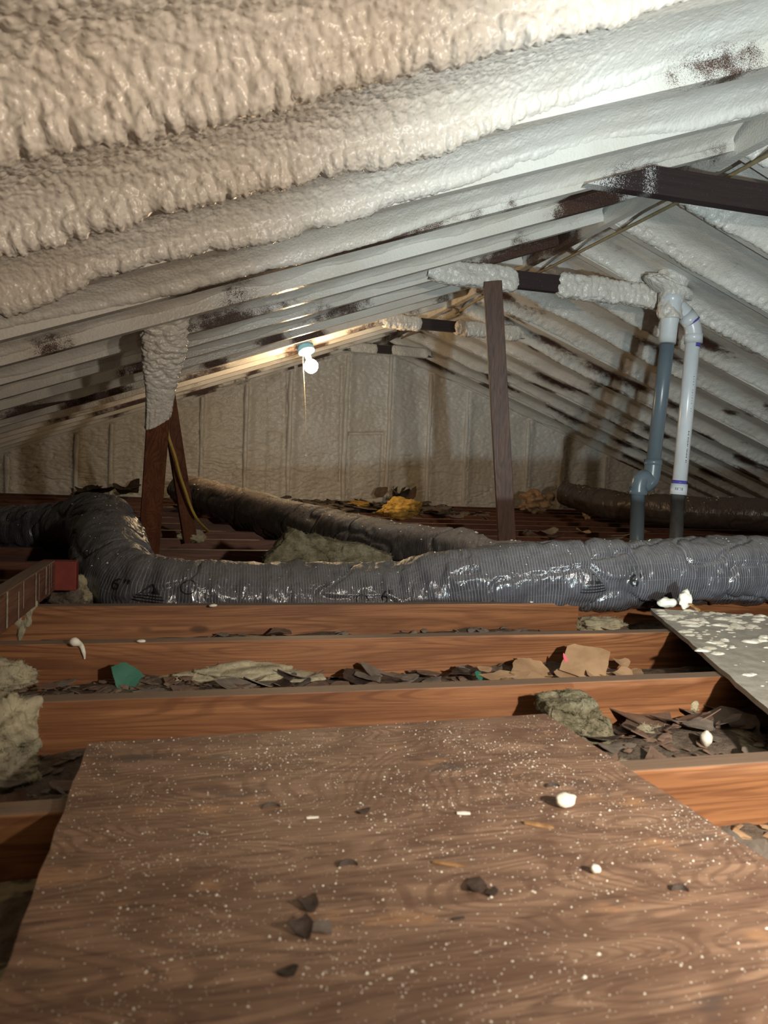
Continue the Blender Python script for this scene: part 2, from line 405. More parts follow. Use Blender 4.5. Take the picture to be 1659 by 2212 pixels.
# ------------------------------------------------------------------ roof geometry
RX, RZ, RP = 1.80, 1.52, 0.365           # ridge line (foam corner) and pitch
NL = 1/math.sqrt(1+RP*RP)
def slope_pt(side, X, Y, n):
    """point n above the rafter underside plane"""
    X = np.asarray(X, float); sg = -1.0 if side == 'l' else 1.0
    z = RZ-RP*np.abs(X-RX)
    return np.stack(np.broadcast_arrays(X+sg*n*RP*NL, np.asarray(Y, float), z+n*NL), -1)
RAFT = [1.05+0.41*k for k in range(-6, 16)]     # rafter lines, front (behind camera) to gable
GY = 7.22                                        # gable plane
RT, RD = 0.021, 0.145

ceiling = None
def build_ceiling():
    global ceiling
    m = MB()
    for side, X0, X1 in (('l', -2.45, RX), ('r', RX, 6.1)):
        a = slope_pt(side, X0, -1.5, RD); b = slope_pt(side, X1, -1.5, RD); c = slope_pt(side, X1, 7.5, RD); d = slope_pt(side, X0, 7.5, RD)
        a, b, c, d = (np.array(v) for v in (a, b, c, d)); u = np.array([0, 0, 0.02])
        m.add([a, b, c, d, a+u, b+u, c+u, d+u], [(0,1,2,3),(7,6,5,4),(0,4,5,1),(1,5,6,2),(2,6,7,3),(3,7,4,0)])
    ceiling = link('ceiling', m.mesh('ceiling'), M['deck']); ceiling['kind'] = 'structure'
    # rafters
    for side, X0, X1 in (('l', -2.42, RX-0.012), ('r', RX+0.012, 6.05)):
        for k, Y in enumerate(RAFT):
            V = []
            for X in (X0, X1):
                for (dy, n) in ((-RT, 0.0), (RT, 0.0), (RT, RD), (-RT, RD)):
                    V.append(slope_pt(side, X, Y+dy, n))
            me = npmesh('rafter', np.array(V), np.array([(0,1,2,3),(7,6,5,4),(0,4,5,1),(1,5,6,2),(2,6,7,3),(3,7,4,0)]), False,
                        {'thin': np.full(8, 1.0 if Y > 1.2 else 0.6), 'grit': np.zeros(8)})
            link('rafter', me, M['foam'], ceiling)
    # ridge board
    me = MB(); me.box((RX-0.019, -1.5, RZ-0.025), (RX+0.019, 7.2, RZ+0.16)); me = me.mesh('ridge_board')
    a = me.attributes.new('thin', 'FLOAT', 'POINT'); a.data.foreach_set('value', [0.9]*8)
    link('ridge_board', me, M['foam'], ceiling)

def foam_bay(side, Ya, Yb, X0, X1, dx, i):
    nX = max(8, int((X1-X0)/dx)); X = np.linspace(X0, X1, nX); mid = (Ya+Yb)/2
    low = vnoise(X*2.1, Yb*5.3, 0, 3); lo2 = vnoise(X*6.0, Yb*5.3, 0, 9); lo3 = vnoise(X*17.0, Yb*5.3, 0, 12)
    if side == 'l':
        # thick, over-sprayed foam near the camera and low on the slope
        heavy = sst(1.2, 0.2, X)*sst(2.5, 1.6, Yb)*0.9+0.1*sst(3.2, 2.0, Yb)
        heavy = np.clip(heavy+0.15*lo2*(Yb < 2.6), 0, 1)
    else:
        heavy = np.full_like(X, 0.25)+0.15*lo2
    nf = 0.070+0.010*low-0.012*heavy
    ne = (0.030 if side == 'l' else 0.016)+0.022*low+0.012*lo2-(0.046+0.008*lo3)*heavy
    ne = np.minimum(ne, 0.055); th = 0.004+0.012*heavy+0.003*lo2; th = np.maximum(th, 0.002)
    n0 = 0.03+0.012*lo2; z = np.zeros_like(X)
    cp = [(Ya+0.012+z, n0), (Ya+0.026+z, n0+0.006), (Ya+0.050+z, nf-0.014), (Ya+0.10+z, nf+0.002*lo2), (mid+z, nf+0.006*low),
          (Yb-0.115+z, nf), (Yb-0.060-th, nf-0.016), (Yb-0.031-th, 0.5*(ne+nf)-0.006), (Yb-0.0225-th, ne+0.006), (Yb-0.018-0.4*th, ne-0.003*heavy), (Yb-0.010+0.008*heavy, ne+0.008)]
    C = np.stack([np.stack(c, -1) for c in cp], 1)     # nX, ncp, 2
    seglen = np.linalg.norm(np.diff(C, axis=1), axis=2).mean(0)
    Q = np.concatenate([2*C[:, :1]-C[:, 1:2], C, 2*C[:, -1:]-C[:, -2:-1]], 1)
    rows = []; us = []; acc = 0
    for s in range(len(cp)-1):
        w = 1.6 if s < 3 else 1.0
        m = max(2, int(seglen[s]/(dx*w)))
        for t in np.arange(m)/m:
            a, b, c, d = Q[:, s], Q[:, s+1], Q[:, s+2], Q[:, s+3]
            rows.append(0.5*((2*b)+(-a+c)*t+(2*a-5*b+4*c-d)*t*t+(-a+3*b-3*c+d)*t**3)); us.append(acc+seglen[s]*t)
        acc += seglen[s]
    rows.append(C[:, -1]); us.append(acc)
    S = np.stack(rows, 1); us = np.array(us); frac = us/acc   # nX, nu, 2
    dS = np.gradient(S, axis=1); nl = np.linalg.norm(dS, axis=2, keepdims=True)+1e-9
    nrm = np.stack([dS[..., 1], -dS[..., 0]], -1)/nl           # points down / into the room
    XX = X[:, None]+0*us[None, :]; UU = us[None, :]+0*X[:, None]+Yb*3.7; FR = frac[None, :]+0*XX; H = heavy[:, None]
    warpx = XX+0.007*vnoise(XX*30, UU*30, 0, 41); warpu = UU+0.007*vnoise(XX*30, UU*30, 0, 42)
    edge = sst(0.0, 0.06, FR)*sst(1.0, 0.985, FR)
    lip = np.exp(-((FR-0.93)/0.05)**2); start = np.exp(-((FR-0.16)/0.10)**2)
    if side == 'l':
        c1 = 1/0.017
        d = H*(0.0066*bubbles(warpx/0.0125, warpu/0.019, 71+i)+0.0020*bubbles(warpx/0.007, warpu/0.010, 72+i))*(0.6+0.4*sst(0.25, 0.6, FR)+0.5*lip)
        d += (0.009*H+0.002)*lip*bubbles(warpx/0.017, warpu/0.022, 73+i)+0.004*lip*vnoise(XX/0.06, UU/0.06, 0, 77)
        d += start*(0.15+0.85*H)*0.009*(bubbles(warpx/0.040, warpu/0.036, 75+i)-0.4)
        d += 0.0018*fbm(XX/0.03, UU/0.03, 0, 79, 2)+0.004*vnoise(XX/0.2, UU/0.15, 0, 80)
        grit = 0.25+0.75*H+0*FR
    else:
        rb = np.clip(np.exp(-((FR-0.90)/0.085)**2)*(0.85+0.6*vnoise(XX*5, UU*2, 0, 61))+0.25*sst(0.45, 0.7, FR)*sst(-0.1, 0.5, vnoise(XX*3, UU*3, 0, 62)), 0, 1)
        d = rb*(0.0145*bubbles(warpx/0.026, warpu/0.021, 81+i)+0.006*bubbles(warpx/0.011, warpu/0.011, 82+i)-0.003)
        d += start*0.006*(bubbles(warpx/0.035, warpu/0.03, 85+i)-0.4)
        d += 0.0018*fbm(XX/0.03, UU/0.03, 0, 89, 2)+0.004*vnoise(XX/0.14, UU/0.11, 0, 90)
        grit = 0.3+0.7*rb
    d *= edge
    S = S+nrm*d[..., None]
    P = slope_pt(side, XX, S[..., 0], S[..., 1])
    thin = (sst(0.72, 0.90, FR)*sst(0.3, 0.0, H)*0.95+0.25*sst(0.55, 0.8, FR)*(1-H))*np.clip(0.7+0.6*low[:, None], 0, 1)
    if side == 'r': thin = np.exp(-((FR-0.70)/0.16)**2)*1.1
    F = gridF(nX, len(us))
    if side == 'l': F = F[:, ::-1]
    me = npmesh('foam_layer', P, F, True, {'thin': thin, 'grit': grit})
    link('foam_layer', me, M['foam'], ceiling)

build_ceiling()
for i in range(len(RAFT)-1):
    Ya, Yb = RAFT[i], RAFT[i+1]
    vis = Yb > 0.9
    dl = (0.0032 if Ya < 1.2 else 0.0042*max(1.0, Ya/1.3)) if vis else 0.03
    foam_bay('l', Ya, Yb, -0.75-0.28*max(Ya, 0)-0.1, RX-0.02, dl, i)
    vr = Yb > 1.6
    foam_bay('r', Ya, Yb, RX+0.02, 2.6+0.42*max(Ya, 0)+0.5, 0.0065*max(1.0, Ya/2.2) if vr else 0.035, i+40)

# ------------------------------------------------------------------ gable wall with foam-covered studs
STUDS = [-1.42, -0.865, -0.575, 0.205, 0.602, 1.01, 1.545, 1.975, 2.39, 2.785, 3.46, 3.855, 4.37, 4.8]
def build_gable():
    nx, nz = 760, 230
    X = np.linspace(-2.3, 5.9, nx); T = np.linspace(0, 1, nz)
    top = RZ-RP*np.abs(X-RX)+0.03
    XX = X[:, None]+0*T; ZZ = -0.14+(top[:, None]+0.14)*T[None, :]
    d = 0.012*fbm(XX*5, ZZ*5, 0, 3, 3)+0.008*bubbles(XX/0.040, ZZ/0.030, 5)
    curl = np.abs(vnoise(XX*4+0.6*vnoise(XX*9, ZZ*9, 0, 8), ZZ*22+0.8*vnoise(XX*7, ZZ*7, 0, 6), 0, 7))
    d -= 0.014*sst(0.12, 0.0, curl)*sst(0.75, 0.2, ZZ)             # slumped wrinkles low on the wall
    for s in STUDS: d += 0.020*np.exp(-((XX-s-0.03)/0.040)**2)
    def groove(a, b, w=0.011, dep=0.036):      # a,b ends in (X,Z)
        ax, az = a; bx, bz = b; L = math.hypot(bx-ax, bz-az)
        t = np.clip(((XX-ax)*(bx-ax)+(ZZ-az)*(bz-az))/L**2, 0, 1)
        q = np.hypot(XX-ax-t*(bx-ax), ZZ-az-t*(bz-az)) + 0.006*vnoise(XX*30, ZZ*30, 0, 33)
        return -dep*np.exp(-(q/w)**2)
    def pt(px, py): q = onY(px, py, GY-0.02); return q[0], q[2]
    for a, b in (((750, 937), (828, 935)), ((828, 935), (825, 1050)), ((750, 937), (748, 1050)), ((530, 835), (527, 1040)), ((435, 862), (432, 1040)), ((622, 805), (622, 1040)), ((740, 790), (735, 1040))):
        d += groove(pt(*a), pt(*b))
    d += 0.012*(sst(0.0, 0.02, XX-pt(575, 930)[0])*sst(0.0, -0.02, XX-pt(612, 930)[0])*sst(0, -0.02, ZZ-pt(590, 930)[1]))
    d += 0.014*sst(0.16, 0.0, top[:, None]-ZZ)*(0.6+0.6*bubbles(XX/0.05, ZZ/0.05, 12))
    P = np.stack([XX, GY-d, ZZ], -1)
    me = npmesh('wall_far', P, gridF(nx, nz), True, {'thin': np.full(nx*nz, 0.06), 'grit': np.full(nx*nz, 0.6)})
    w = link('wall_far', me, M['foam']); w['kind'] = 'structure'
    for k, s in enumerate(STUDS):
        zt = RZ-RP*abs(s-RX)-0.02; n = 90; m = 13
        Z = np.linspace(-0.13, zt, n); a = np.linspace(-1, 1, m)
        wd_ = 0.024+0.006*vnoise(Z*7, k*3.1, 0, 21)
        off = 0.006*vnoise(Z*3.1, k*5.7, 0, 22)
        pr = 0.030+0.008*vnoise(Z*9, k*2.3, 0, 24)+0.004*vnoise(Z*40, k, 0, 25)
        prof = np.sqrt(np.clip(1-np.abs(a)**3.2, 0, 1))
        V = np.stack([s+off[:, None]+wd_[:, None]*a[None], GY-0.004-pr[:, None]*prof[None], Z[:, None]+0*a[None]], -1)
        me = npmesh('stud', V, gridF(n, m)[:, ::-1], True, {'thin': np.full(n*m, 0.05), 'grit': np.full(n*m, 0.4)})
        link('stud', me, M['foam'], w)
build_gable()

# ------------------------------------------------------------------ attic floor: dirty fill and joists
JOIST = [0.914-0.408*2, 0.914-0.408]+[0.914, 1.325, 1.722, 2.127]+[2.127+0.407*k for k in range(1, 13)]
JT = 0.019
def floorz(XX, YY):
    Z = -0.086+0.022*fbm(XX*3.3, YY*5, 0, 50, 3)+0.012*fbm(XX*14, YY*14, 0, 51, 2)
    Z = Z-0.03*sst(-0.1, -0.6, XX)*sst(2.0, 2.4, YY)*sst(6.2, 5.6, YY)
    Z = Z-0.035*sst(2.4, 2.8, YY)*sst(5.6, 5.0, YY)
    Z = Z+0.085*sst(5.2, 6.2, YY)*sst(-0.8, 0.2, XX)*sst(2.9, 2.2, XX)     # drifted debris against the gable
    return np.clip(Z, -0.16, 0.02)
def build_floor():
    nx, ny = 520, 620
    X = np.linspace(-2.6, 6.0, nx); Y = np.linspace(-1.4, 7.3, ny)
    XX, YY = np.meshgrid(X, Y, indexing='ij')
    Z = floorz(XX, YY)
    fl = link('floor', npmesh('floor', np.stack([XX, YY, Z], -1), gridF(nx, ny), True), M['debris']); fl['kind'] = 'structure'
    for k, y in enumerate(JOIST):
        sl = [0, 0, 0.000, 0.004, 0.002, -0.002][k] if k < 6 else 0.0015*math.sin(k*2.1)
        segs = [(-2.4, 6.0, 0.0)]
        if abs(y-1.722) < 0.01: segs = [(-2.4, 1.40, 0.0), (1.385, 6.0, 0.036)]
        if abs(y-2.127) < 0.01: segs = [(-2.4, 1.23, 0.0), (1.20, 6.0, 0.036)]
        for (x0, x1, dy) in segs:
            n = 40; xs = np.linspace(x0, x1, n); m = MB(); V = []
            for x in xs:
                yy = y+dy+JT+sl*x + 0.002*math.sin(x*2.3+k); zz = -0.001*abs(math.sin(x*1.7+k*1.3)) - (0.003 if dy else 0)
                V += [(x, yy-JT, zz-0.145), (x, yy+JT, zz-0.145), (x, yy+JT, zz), (x, yy-JT, zz)]
            F = []
            for i in range(n-1):
                b = i*4
                for j in range(4): F.append((b+j, b+(j+1) % 4, b+4+(j+1) % 4, b+4+j))
            F += [(3, 2, 1, 0), tuple((n-1)*4+j for j in range(4))]
            m.add(V, F); me = m.mesh('floor_joist')
            bm = bmesh.new(); bm.from_mesh(me); bmesh.ops.recalc_face_normals(bm, faces=bm.faces)
            es = [e for e in bm.edges if len(e.link_faces) == 2 and e.calc_face_angle(0) > 1.0]
            bmesh.ops.bevel(bm, geom=es, offset=0.0022, segments=2, profile=0.5, affect='EDGES'); bm.to_mesh(me); bm.free()
            link('floor_joist', me, M['joist_far'] if k > 6 else M['joist'], fl)
    return fl
floor = build_floor()

# ------------------------------------------------------------------ beams: collar ties, posts, brace, timber
def with_attr(me, thin=1.0, grit=0.2):
    n = len(me.vertices)
    for nm, v in (('thin', thin), ('grit', grit)):
        a = me.attributes.new(nm, 'FLOAT', 'POINT'); a.data.foreach_set('value', [v]*n)
    return me
def lumpy_box(name, P0, P1, wy, hz, amp, cell, thin, seed, du=0.006, dirt=0.0):
    """foam sleeve along a straight beam: rounded-box section, bubbled outward"""
    P0, P1 = np.array(P0, float), np.array(P1, float); L = np.linalg.norm(P1-P0); n = max(6, int(L/du)); m = max(20, int(2*(wy+hz)/du))
    t = (P1-P0)/L; up = np.array([0, 0, 1.0]); up = up-t*(up@t); up /= np.linalg.norm(up); sd = np.cross(t, up)
    u = np.linspace(0, L, n); a = np.linspace(0, 2*np.pi, m, endpoint=False)
    ca, sa = np.cos(a), np.sin(a); q = (np.abs(ca)**5+np.abs(sa)**5)**(-0.2)
    UU = u[:, None]+0*a; AA = a[None]*(wy+hz)/3.14+0*UU
    d = amp*(bubbles(UU/cell, AA/cell, seed)+0.6*vnoise(UU/cell*0.4, AA/cell*0.4, 0, seed+3)+0.4*bubbles(UU/cell*2.1, AA/cell*2.1, seed+1))
    endf = 1-0.55*sst(0.05, 0, UU)-0.55*sst(L-0.05, L, UU)
    ry = (wy/2*q[None]*np.abs(1)+d)*endf; rz = (hz/2*q[None]+d)*endf
    V = P0+u[:, None, None]*t+(ry*ca[None])[..., None]*sd+(rz*sa[None])[..., None]*up
    F = np.vstack([gridF(n, m, True)])
    return npmesh(name, V, F, True, {'thin': np.full(n*m, thin), 'grit': np.full(n*m, 0.7)})

def collar_tie(Y, zlo, h, label, ext=(0.16, 0.16), coats=()):
    zl = lambda z: RX-(RZ-z)/RP; zr = lambda z: RX+(RZ-z)/RP
    m = MB(); zt = zlo+h; y0, y1 = Y-0.021, Y+0.021; e0, e1 = ext
    # ends cut to follow the roof planes and sunk into the foam
    V = []
    for y in (y0, y1): V += [(zl(zlo)-0.02, y, zlo), (zr(zlo)+0.02, y, zlo), (zr(zt)+0.02, y, zt), (zl(zt)-0.02, y, zt)]
    m.add(V, [(0,1,2,3),(7,6,5,4),(0,4,5,1),(1,5,6,2),(2,6,7,3),(3,7,4,0)])
    o = link('collar_tie', with_attr(m.mesh('collar_tie'), 1.0), M['tie'])
    tag(o, label, 'beam')
    for (xa, xb, amp, seed) in coats:
        c = lumpy_box('foam_coat', (xa, Y, zlo+h/2), (xb, Y, zlo+h/2-0.004), 0.048, h+0.012, amp, 0.022, 0.15, seed)
        link('foam_coat', c, M['foam'], o)['label'] = 'bubbly pale foam coat on the tie'
    return o
def mat_tie():
    t = NT('sprayed_beam'); p = t.pos(); sx = t.n('ShaderNodeSeparateXYZ'); t.l(p, sx.inputs[0])
    fine = t.noise(p, 330.0, 2, 0.65); lo = t.noise(t.vmul(p, (5, 5, 5)), 1.0, 2, 0.5)
    far = t.math('ABSOLUTE', t.math('SUBTRACT', sx.outputs[0], RX-0.02))
    band = t.rng(t.math('ABSOLUTE', t.math('SUBTRACT', sx.outputs[0], 1.44)), 0.0, 0.045, 0.20, 0.0)
    cov = t.math('ADD', t.rng(t.math('ADD', far, t.math('MULTIPLY', lo, 0.15)), 0.36, 0.70, 0.28, 0.66), band)
    sp = t.rng(t.math('ADD', fine, cov), 0.98, 1.10)
    g = t.noise(t.vmul(p, (3, 60, 160)), 1.0, 3, 0.6)
    wood = t.mix(g, (0.014, 0.009, 0.010), (0.045, 0.028, 0.026))
    return t.out(t.mix(sp, wood, (0.68, 0.67, 0.64)), 0.5, t.bump(t.math('ADD', sp, g), 0.4, 0.002), 0.4)
M['tie'] = mat_tie()
collar_tie(2.237, 1.315, 0.088, 'dark speckled collar tie nearest the camera, top right under the ridge')
collar_tie(3.455, 1.275, 0.080, 'foam-covered collar tie with a dark bare middle above the square wooden post',
           coats=((1.10, 1.575, 0.009, 301), (1.745, 2.45, 0.012, 302)))
collar_tie(5.05, 1.325, 0.072, 'warm-lit foam-covered collar tie right of the lit bulb',
           coats=((1.28, 1.60, 0.008, 305), (1.80, 2.34, 0.011, 306)))
collar_tie(6.70, 1.375, 0.070, 'farthest collar tie, pale with a black smudge, against the end wall', coats=((1.42, 1.72, 0.004, 308), (1.80, 2.2, 0.004, 309)))

def stick(name, A, B, w, d, mat, parent=None, facing=(0, -1, 0), bevel=0.002):
    """rectangular timber from A to B; w across the facing side, d deep"""
    A, B = Vector(A), Vector(B); t = (B-A); L = t.length; t.normalize()
    f = Vector(facing); f = (f-t*f.dot(t)).normalized(); s = t.cross(f)
    R = Matrix((s, f, t)).transposed().to_4x4(); R.translation = A
    m = MB(); m.box((-w/2, -d/2, 0), (w/2, d/2, L), R)
    return link(name, m.mesh(name, False, bevel), mat, parent)
# right-hand post
top = onY(1064, 606, 3.42); bot = onY(1094, 1150, 3.46); dirn = (bot-top)/(top[2]-bot[2]); bot = bot+dirn*(bot[2]+0.0)
pr = stick('wooden_post', bot, (top[0], top[1], 1.285), 0.085, 0.040, M['post'], facing=(-0.30, -1, 0))
tag(pr, 'square dark brown wooden post standing right of centre under the collar tie', 'post')
# left-hand post, top smothered in foam
lt = onY(357, 690, 2.76); lb = onY(321, 1192, 3.22); d_ = (lb-lt)/(lt[2]-lb[2]); lb = lb+d_*lb[2]
lp = stick('wooden_post', lb, lt, 0.080, 0.040, M['brace'], facing=(0.1, -1, 0))
tag(lp, 'leaning brown wooden post on the left with a foam-smothered top', 'post')
def post_coat():
    n, m = 190, 84; A, B = np.array(onY(342, 908, 2.935)), np.array(onY(357, 684, 2.75))
    ax = np.array(lt)-np.array(lb); ax /= np.linalg.norm(ax); A = np.array(lb)+ax*0.597; B = np.array(lt)+ax*0.05
    u = np.linspace(0, 1, n); a = np.linspace(0, 2*np.pi, m, endpoint=False); fx = np.array([1, 0.1, 0]); fx /= np.linalg.norm(fx); fy = np.cross(ax, fx)
    ca, sa = np.cos(a), np.sin(a); q = (np.abs(ca)**4+np.abs(sa)**4)**(-0.25)
    UU = u[:, None]+0*a; AA = a[None]+0*UU; L = np.linalg.norm(B-A)
    wx = 0.044+0.020*sst(0.05, 0.75, u)+0.006*sst(0.8, 1, u); wy = 0.026+0.012*sst(0.1, 0.6, u)
    amp = 0.0035+0.010*sst(0.25, 0.6, UU)
    d = amp*(bubbles(UU*L/0.020, AA/0.42, 400)+0.5*bubbles(UU*L/0.010, AA/0.2, 401)-0.25+0.5*vnoise(UU*L/0.05, AA/0.8, 0, 402))
    d -= 0.004*sst(0.3, 0.0, UU)*np.abs(np.sin(AA*9+2*vnoise(UU*3, AA*2, 0, 9)))
    low = 0.035*(np.sin(a-0.6)*0+np.cos(a-0.2))*sst(0.12, 0, UU)            # ragged, slanting lower edge
    V = A+(UU*L+low)[..., None]*ax+((wx[:, None]*q+d)*ca)[..., None]*fx+((wy[:, None]*q+d)*sa)[..., None]*fy
    V[0] = A+ (low[0])[:, None]*ax+(0.041*q*ca)[:, None]*fx+(0.021*q*sa)[:, None]*fy
    me = npmesh('foam_coat', V, gridF(n, m, True), True, {'thin': 0.25*sst(0.25, 0.0, UU), 'grit': np.full(n*m, 0.8)})
    link('foam_coat', me, M['foam'], lp)['label'] = 'knobbly pale foam sleeve over the upper post'
post_coat()
bb = onZ(411, 1168, 0.0); bt = np.array(onY(352, 790, 3.42)); 
br = stick('diagonal_brace', bb, bt, 0.062, 0.036, M['brace'], facing=(0.2, -1, 0))
tag(br, 'slanting brown wooden brace behind the leaning left post', 'brace')
# yellow cable stapled along the brace
cp = [onY(366, 880, 3.40), onY(363, 935, 3.42), onY(378, 985, 3.45), onY(390, 1030, 3.49), onY(402, 1065, 3.52), onY(412, 1095, 3.56), onY(428, 1125, 3.64), onZ(450, 1148, 0.006)]
P, _ = spline(cp, 60)
tag(link('electric_cable', tube_mesh('electric_cable', P, 0.0062, 8), M['cable_yellow']), 'yellow cable hanging along the slanting brace behind left post', 'cable')
# cable that runs along the ridge
cp = [(RX+0.045, 0.6, RZ-0.055), onY(1655, 295, 1.98)+np.array([0.03,0,-0.01]), onY(1560, 340, 2.2)+np.array([0.03,0,-0.005]), onY(1440, 405, 2.62), onY(1350, 445, 2.95), onY(1262, 505, 3.3), (RX+0.03, 3.8, RZ-0.04), onY(1110, 572, 3.95), onY(1020, 632, 4.7), onY(930, 680, 5.3)]
for c in cp: pass
cp = [(RX+0.05+0.012*math.sin(k*1.9), 0.6+0.45*k, RZ-0.048-0.010*math.sin(k*1.3)) for k in range(14)]
P, _ = spline(cp, 200)
tag(link('electric_cable', tube_mesh('electric_cable', P, 0.0075, 8), M['cable_tan']), 'tan cable running along the ridge board', 'cable')

cp = [onZ(500, 1076, 0.004), onZ(545, 1073, 0.006), onZ(600, 1064, 0.03)]
P, _ = spline([np.append(c, 0) for c in cp], 24)
tag(link('electric_cable', tube_mesh('electric_cable', P[:, :3], 0.006, 8), M['cable_tan']), 'thin tan cable end lying on the far joists behind left post', 'cable')
# timber lying along the left side
def build_timber():
    a = onZ(0, 1372, 0.0); b = onZ(118, 1276, 0.0)
    dirv = np.array([b[0]-a[0], b[1]-a[1], 0]); dirv /= np.linalg.norm(dirv); side = np.array([dirv[1], -dirv[0], 0])
    A = np.array([a[0], a[1], 0])-dirv*0.9; L = np.linalg.norm(b-a)+0.9
    R = Matrix((Vector(dirv), Vector(-side), Vector((0, 0, 1)))).transposed().to_4x4(); R.translation = Vector(A)
    root = empty('timber', (A[0], A[1], 0), 'paint-streaked wooden beam with a red end lying on the left joists', 'beam')
    H = 0.088
    m = MB(); m.box((0, 0, 0.0), (L, 0.040, H), R); link('beam', m.mesh('beam', False, 0.002), M['timber'], root)
    m = MB(); m.box((L+0.001, -0.058, 0.0), (L+0.040, 0.04, H-0.002), R); link('end_block', m.mesh('end_block', False, 0.002), M['redwood'], root)['label'] = 'dark red end block'
    for k, (s, w, z0, z1) in enumerate(((0.93, 0.010, 0.0, 0.086), (1.06, 0.016, 0.004, 0.087), (1.17, 0.012, 0.0, 0.070), (1.22, 0.009, 0.02, 0.087), (1.36, 0.013, 0.0, 0.087), (1.40, 0.007, 0.01, 0.080), (1.49, 0.015, 0.01, 0.087), (1.535, 0.008, 0.0, 0.087), (1.56, 0.006, 0.02, 0.087))):
        s = s*L/1.62; n = 9; V = []
        for i in range(n):
            z = z0+(z1-z0)*i/(n-1); ww = w*(0.55+0.45*abs(math.sin(i*1.7+k)))
            V += [R @ Vector((s-ww/2, -0.0012, z)), R @ Vector((s+ww/2, -0.0012, z))]
        m = MB(); m.add(V, [(2*i, 2*i+1, 2*i+3, 2*i+2) for i in range(n-1)]); link('paint_run', m.mesh('paint_run'), M['white_paint'], root)
build_timber()

# ------------------------------------------------------------------ flexible ducts
class Duct:
    def __init__(s, name, ctrl, mat, label, seed, n, seg=72, wr=1.0, parts=True):
        C, L = spline(ctrl, n); s.P = C[:, :3]; s.r = C[:, 3]; s.u = L; T, N, B = frames(s.P); s.T, s.N, s.B = T, N, B
        a = np.linspace(0, 2*np.pi, seg+1); s.a = a
        UU = L[:, None]+0*a; AA = a[None]+0*UU
        cx_, sy_ = np.cos(AA), np.sin(AA)
        tw = UU+0.018*cx_+0.022*sy_
        d = 0.0035*np.sin(2*np.pi*tw/0.075)*(0.35+0.65*vnoise(UU*3, cx_*1.2, sy_*1.2, seed+9))
        f1 = vnoise(UU*26+1.2*vnoise(UU*6, cx_*2, sy_*2, seed+2), cx_*1.3, sy_*1.3, seed)
        f2 = vnoise(UU*60, cx_*2.6+UU*9, sy_*2.6, seed+3)
        f3 = vnoise(UU*9, cx_*1.6, sy_*1.6, seed+5)
        d = d+wr*(0.0060*(np.abs(f1)**0.8-0.35)+0.0035*(np.abs(f2)-0.3)+0.011*f3)
        crease = np.abs(vnoise(UU*6.5, cx_*1.1+UU*2.5, sy_*1.1, seed+12)); d = d-wr*0.014*sst(0.10, 0.0, crease)
        s.R = s.r[:, None]+d; s.R[:, -1] = s.R[:, 0]
        V = s.P[:, None]+s.R[..., None]*(np.cos(a)[None, :, None]*N[:, None]+np.sin(a)[None, :, None]*B[:, None])
        V[..., 2] = np.maximum(V[..., 2], s.P[:, 2][:, None]-s.r[:, None]*1.02)
        s.V = V
        uv = np.stack([UU, AA*0.11], -1).reshape(-1, 2)
        me = npmesh('outer_jacket', V, gridF(n, seg+1), True, None, uv)
        mid = s.P[n//2]
        s.root = empty(name, (float(mid[0]), float(mid[1]), float(mid[2]-s.r[n//2])), label, 'duct')
        s.o = link('outer_jacket', me, mat, s.root)
        s.seg = seg
    def at(s, u, ang, off=0.0015):
        i = np.clip(np.interp(u, s.u, np.arange(len(s.u))), 0, len(s.u)-1.001); j = (ang % (2*np.pi))/(2*np.pi)*s.seg
        i0, j0 = int(i), int(j); fi, fj = i-i0, j-j0; j1 = (j0+1) % (s.seg+1)
        p = (s.V[i0, j0]*(1-fi)*(1-fj)+s.V[i0+1, j0]*fi*(1-fj)+s.V[i0, j1]*(1-fi)*fj+s.V[i0+1, j1]*fi*fj)
        c = s.P[i0]*(1-fi)+s.P[i0+1]*fi; dd = p-c; return p+dd/np.linalg.norm(dd)*off
    def find(s, px, py):
        """u, angle of the surface point nearest the photo position, on the camera side"""
        C = (s.V-CP) @ CM.T; x = IW/2+FPX*C[..., 0]/C[..., 2]; y = IH/2-FPX*C[..., 1]/C[..., 2]
        out = s.V-s.P[:, None]; face = np.einsum('ijk,ijk->ij', out, CP-s.V) > 0
        q = (x-px)**2+(y-py)**2+np.where(face, 0, 1e9); i, j = np.unravel_index(np.argmin(q), q.shape)
        return s.u[i], s.a[j]
    def crumbs(s, n, seed, up=0.5, size=(0.002, 0.006)):
        r = np.random.default_rng(seed); m = MB()
        ico = [(0,0,1),(0.9,0,0.45),(0.28,0.85,0.45),(-0.72,0.53,0.45),(-0.72,-0.53,0.45),(0.28,-0.85,0.45)]
        for _ in range(n):
            u = r.uniform(0.02, s.u[-1]-0.02); a = np.pi/2+r.normal(0, up); p = s.at(u, a, -0.0005)
            k = r.uniform(*size)*(1 if r.random() > .08 else 1.9); k2 = r.uniform(0.6, 1.4)
            m.add([(p[0]+v[0]*k*k2, p[1]+v[1]*k, p[2]+v[2]*k*1.2-k*0.5) for v in ico], [(0,1,2),(0,2,3),(0,3,4),(0,4,5),(0,5,1)])
        o = link('foam_crumbs', m.mesh('foam_crumbs'), M['crumb'], s.root); o['kind'] = 'stuff'

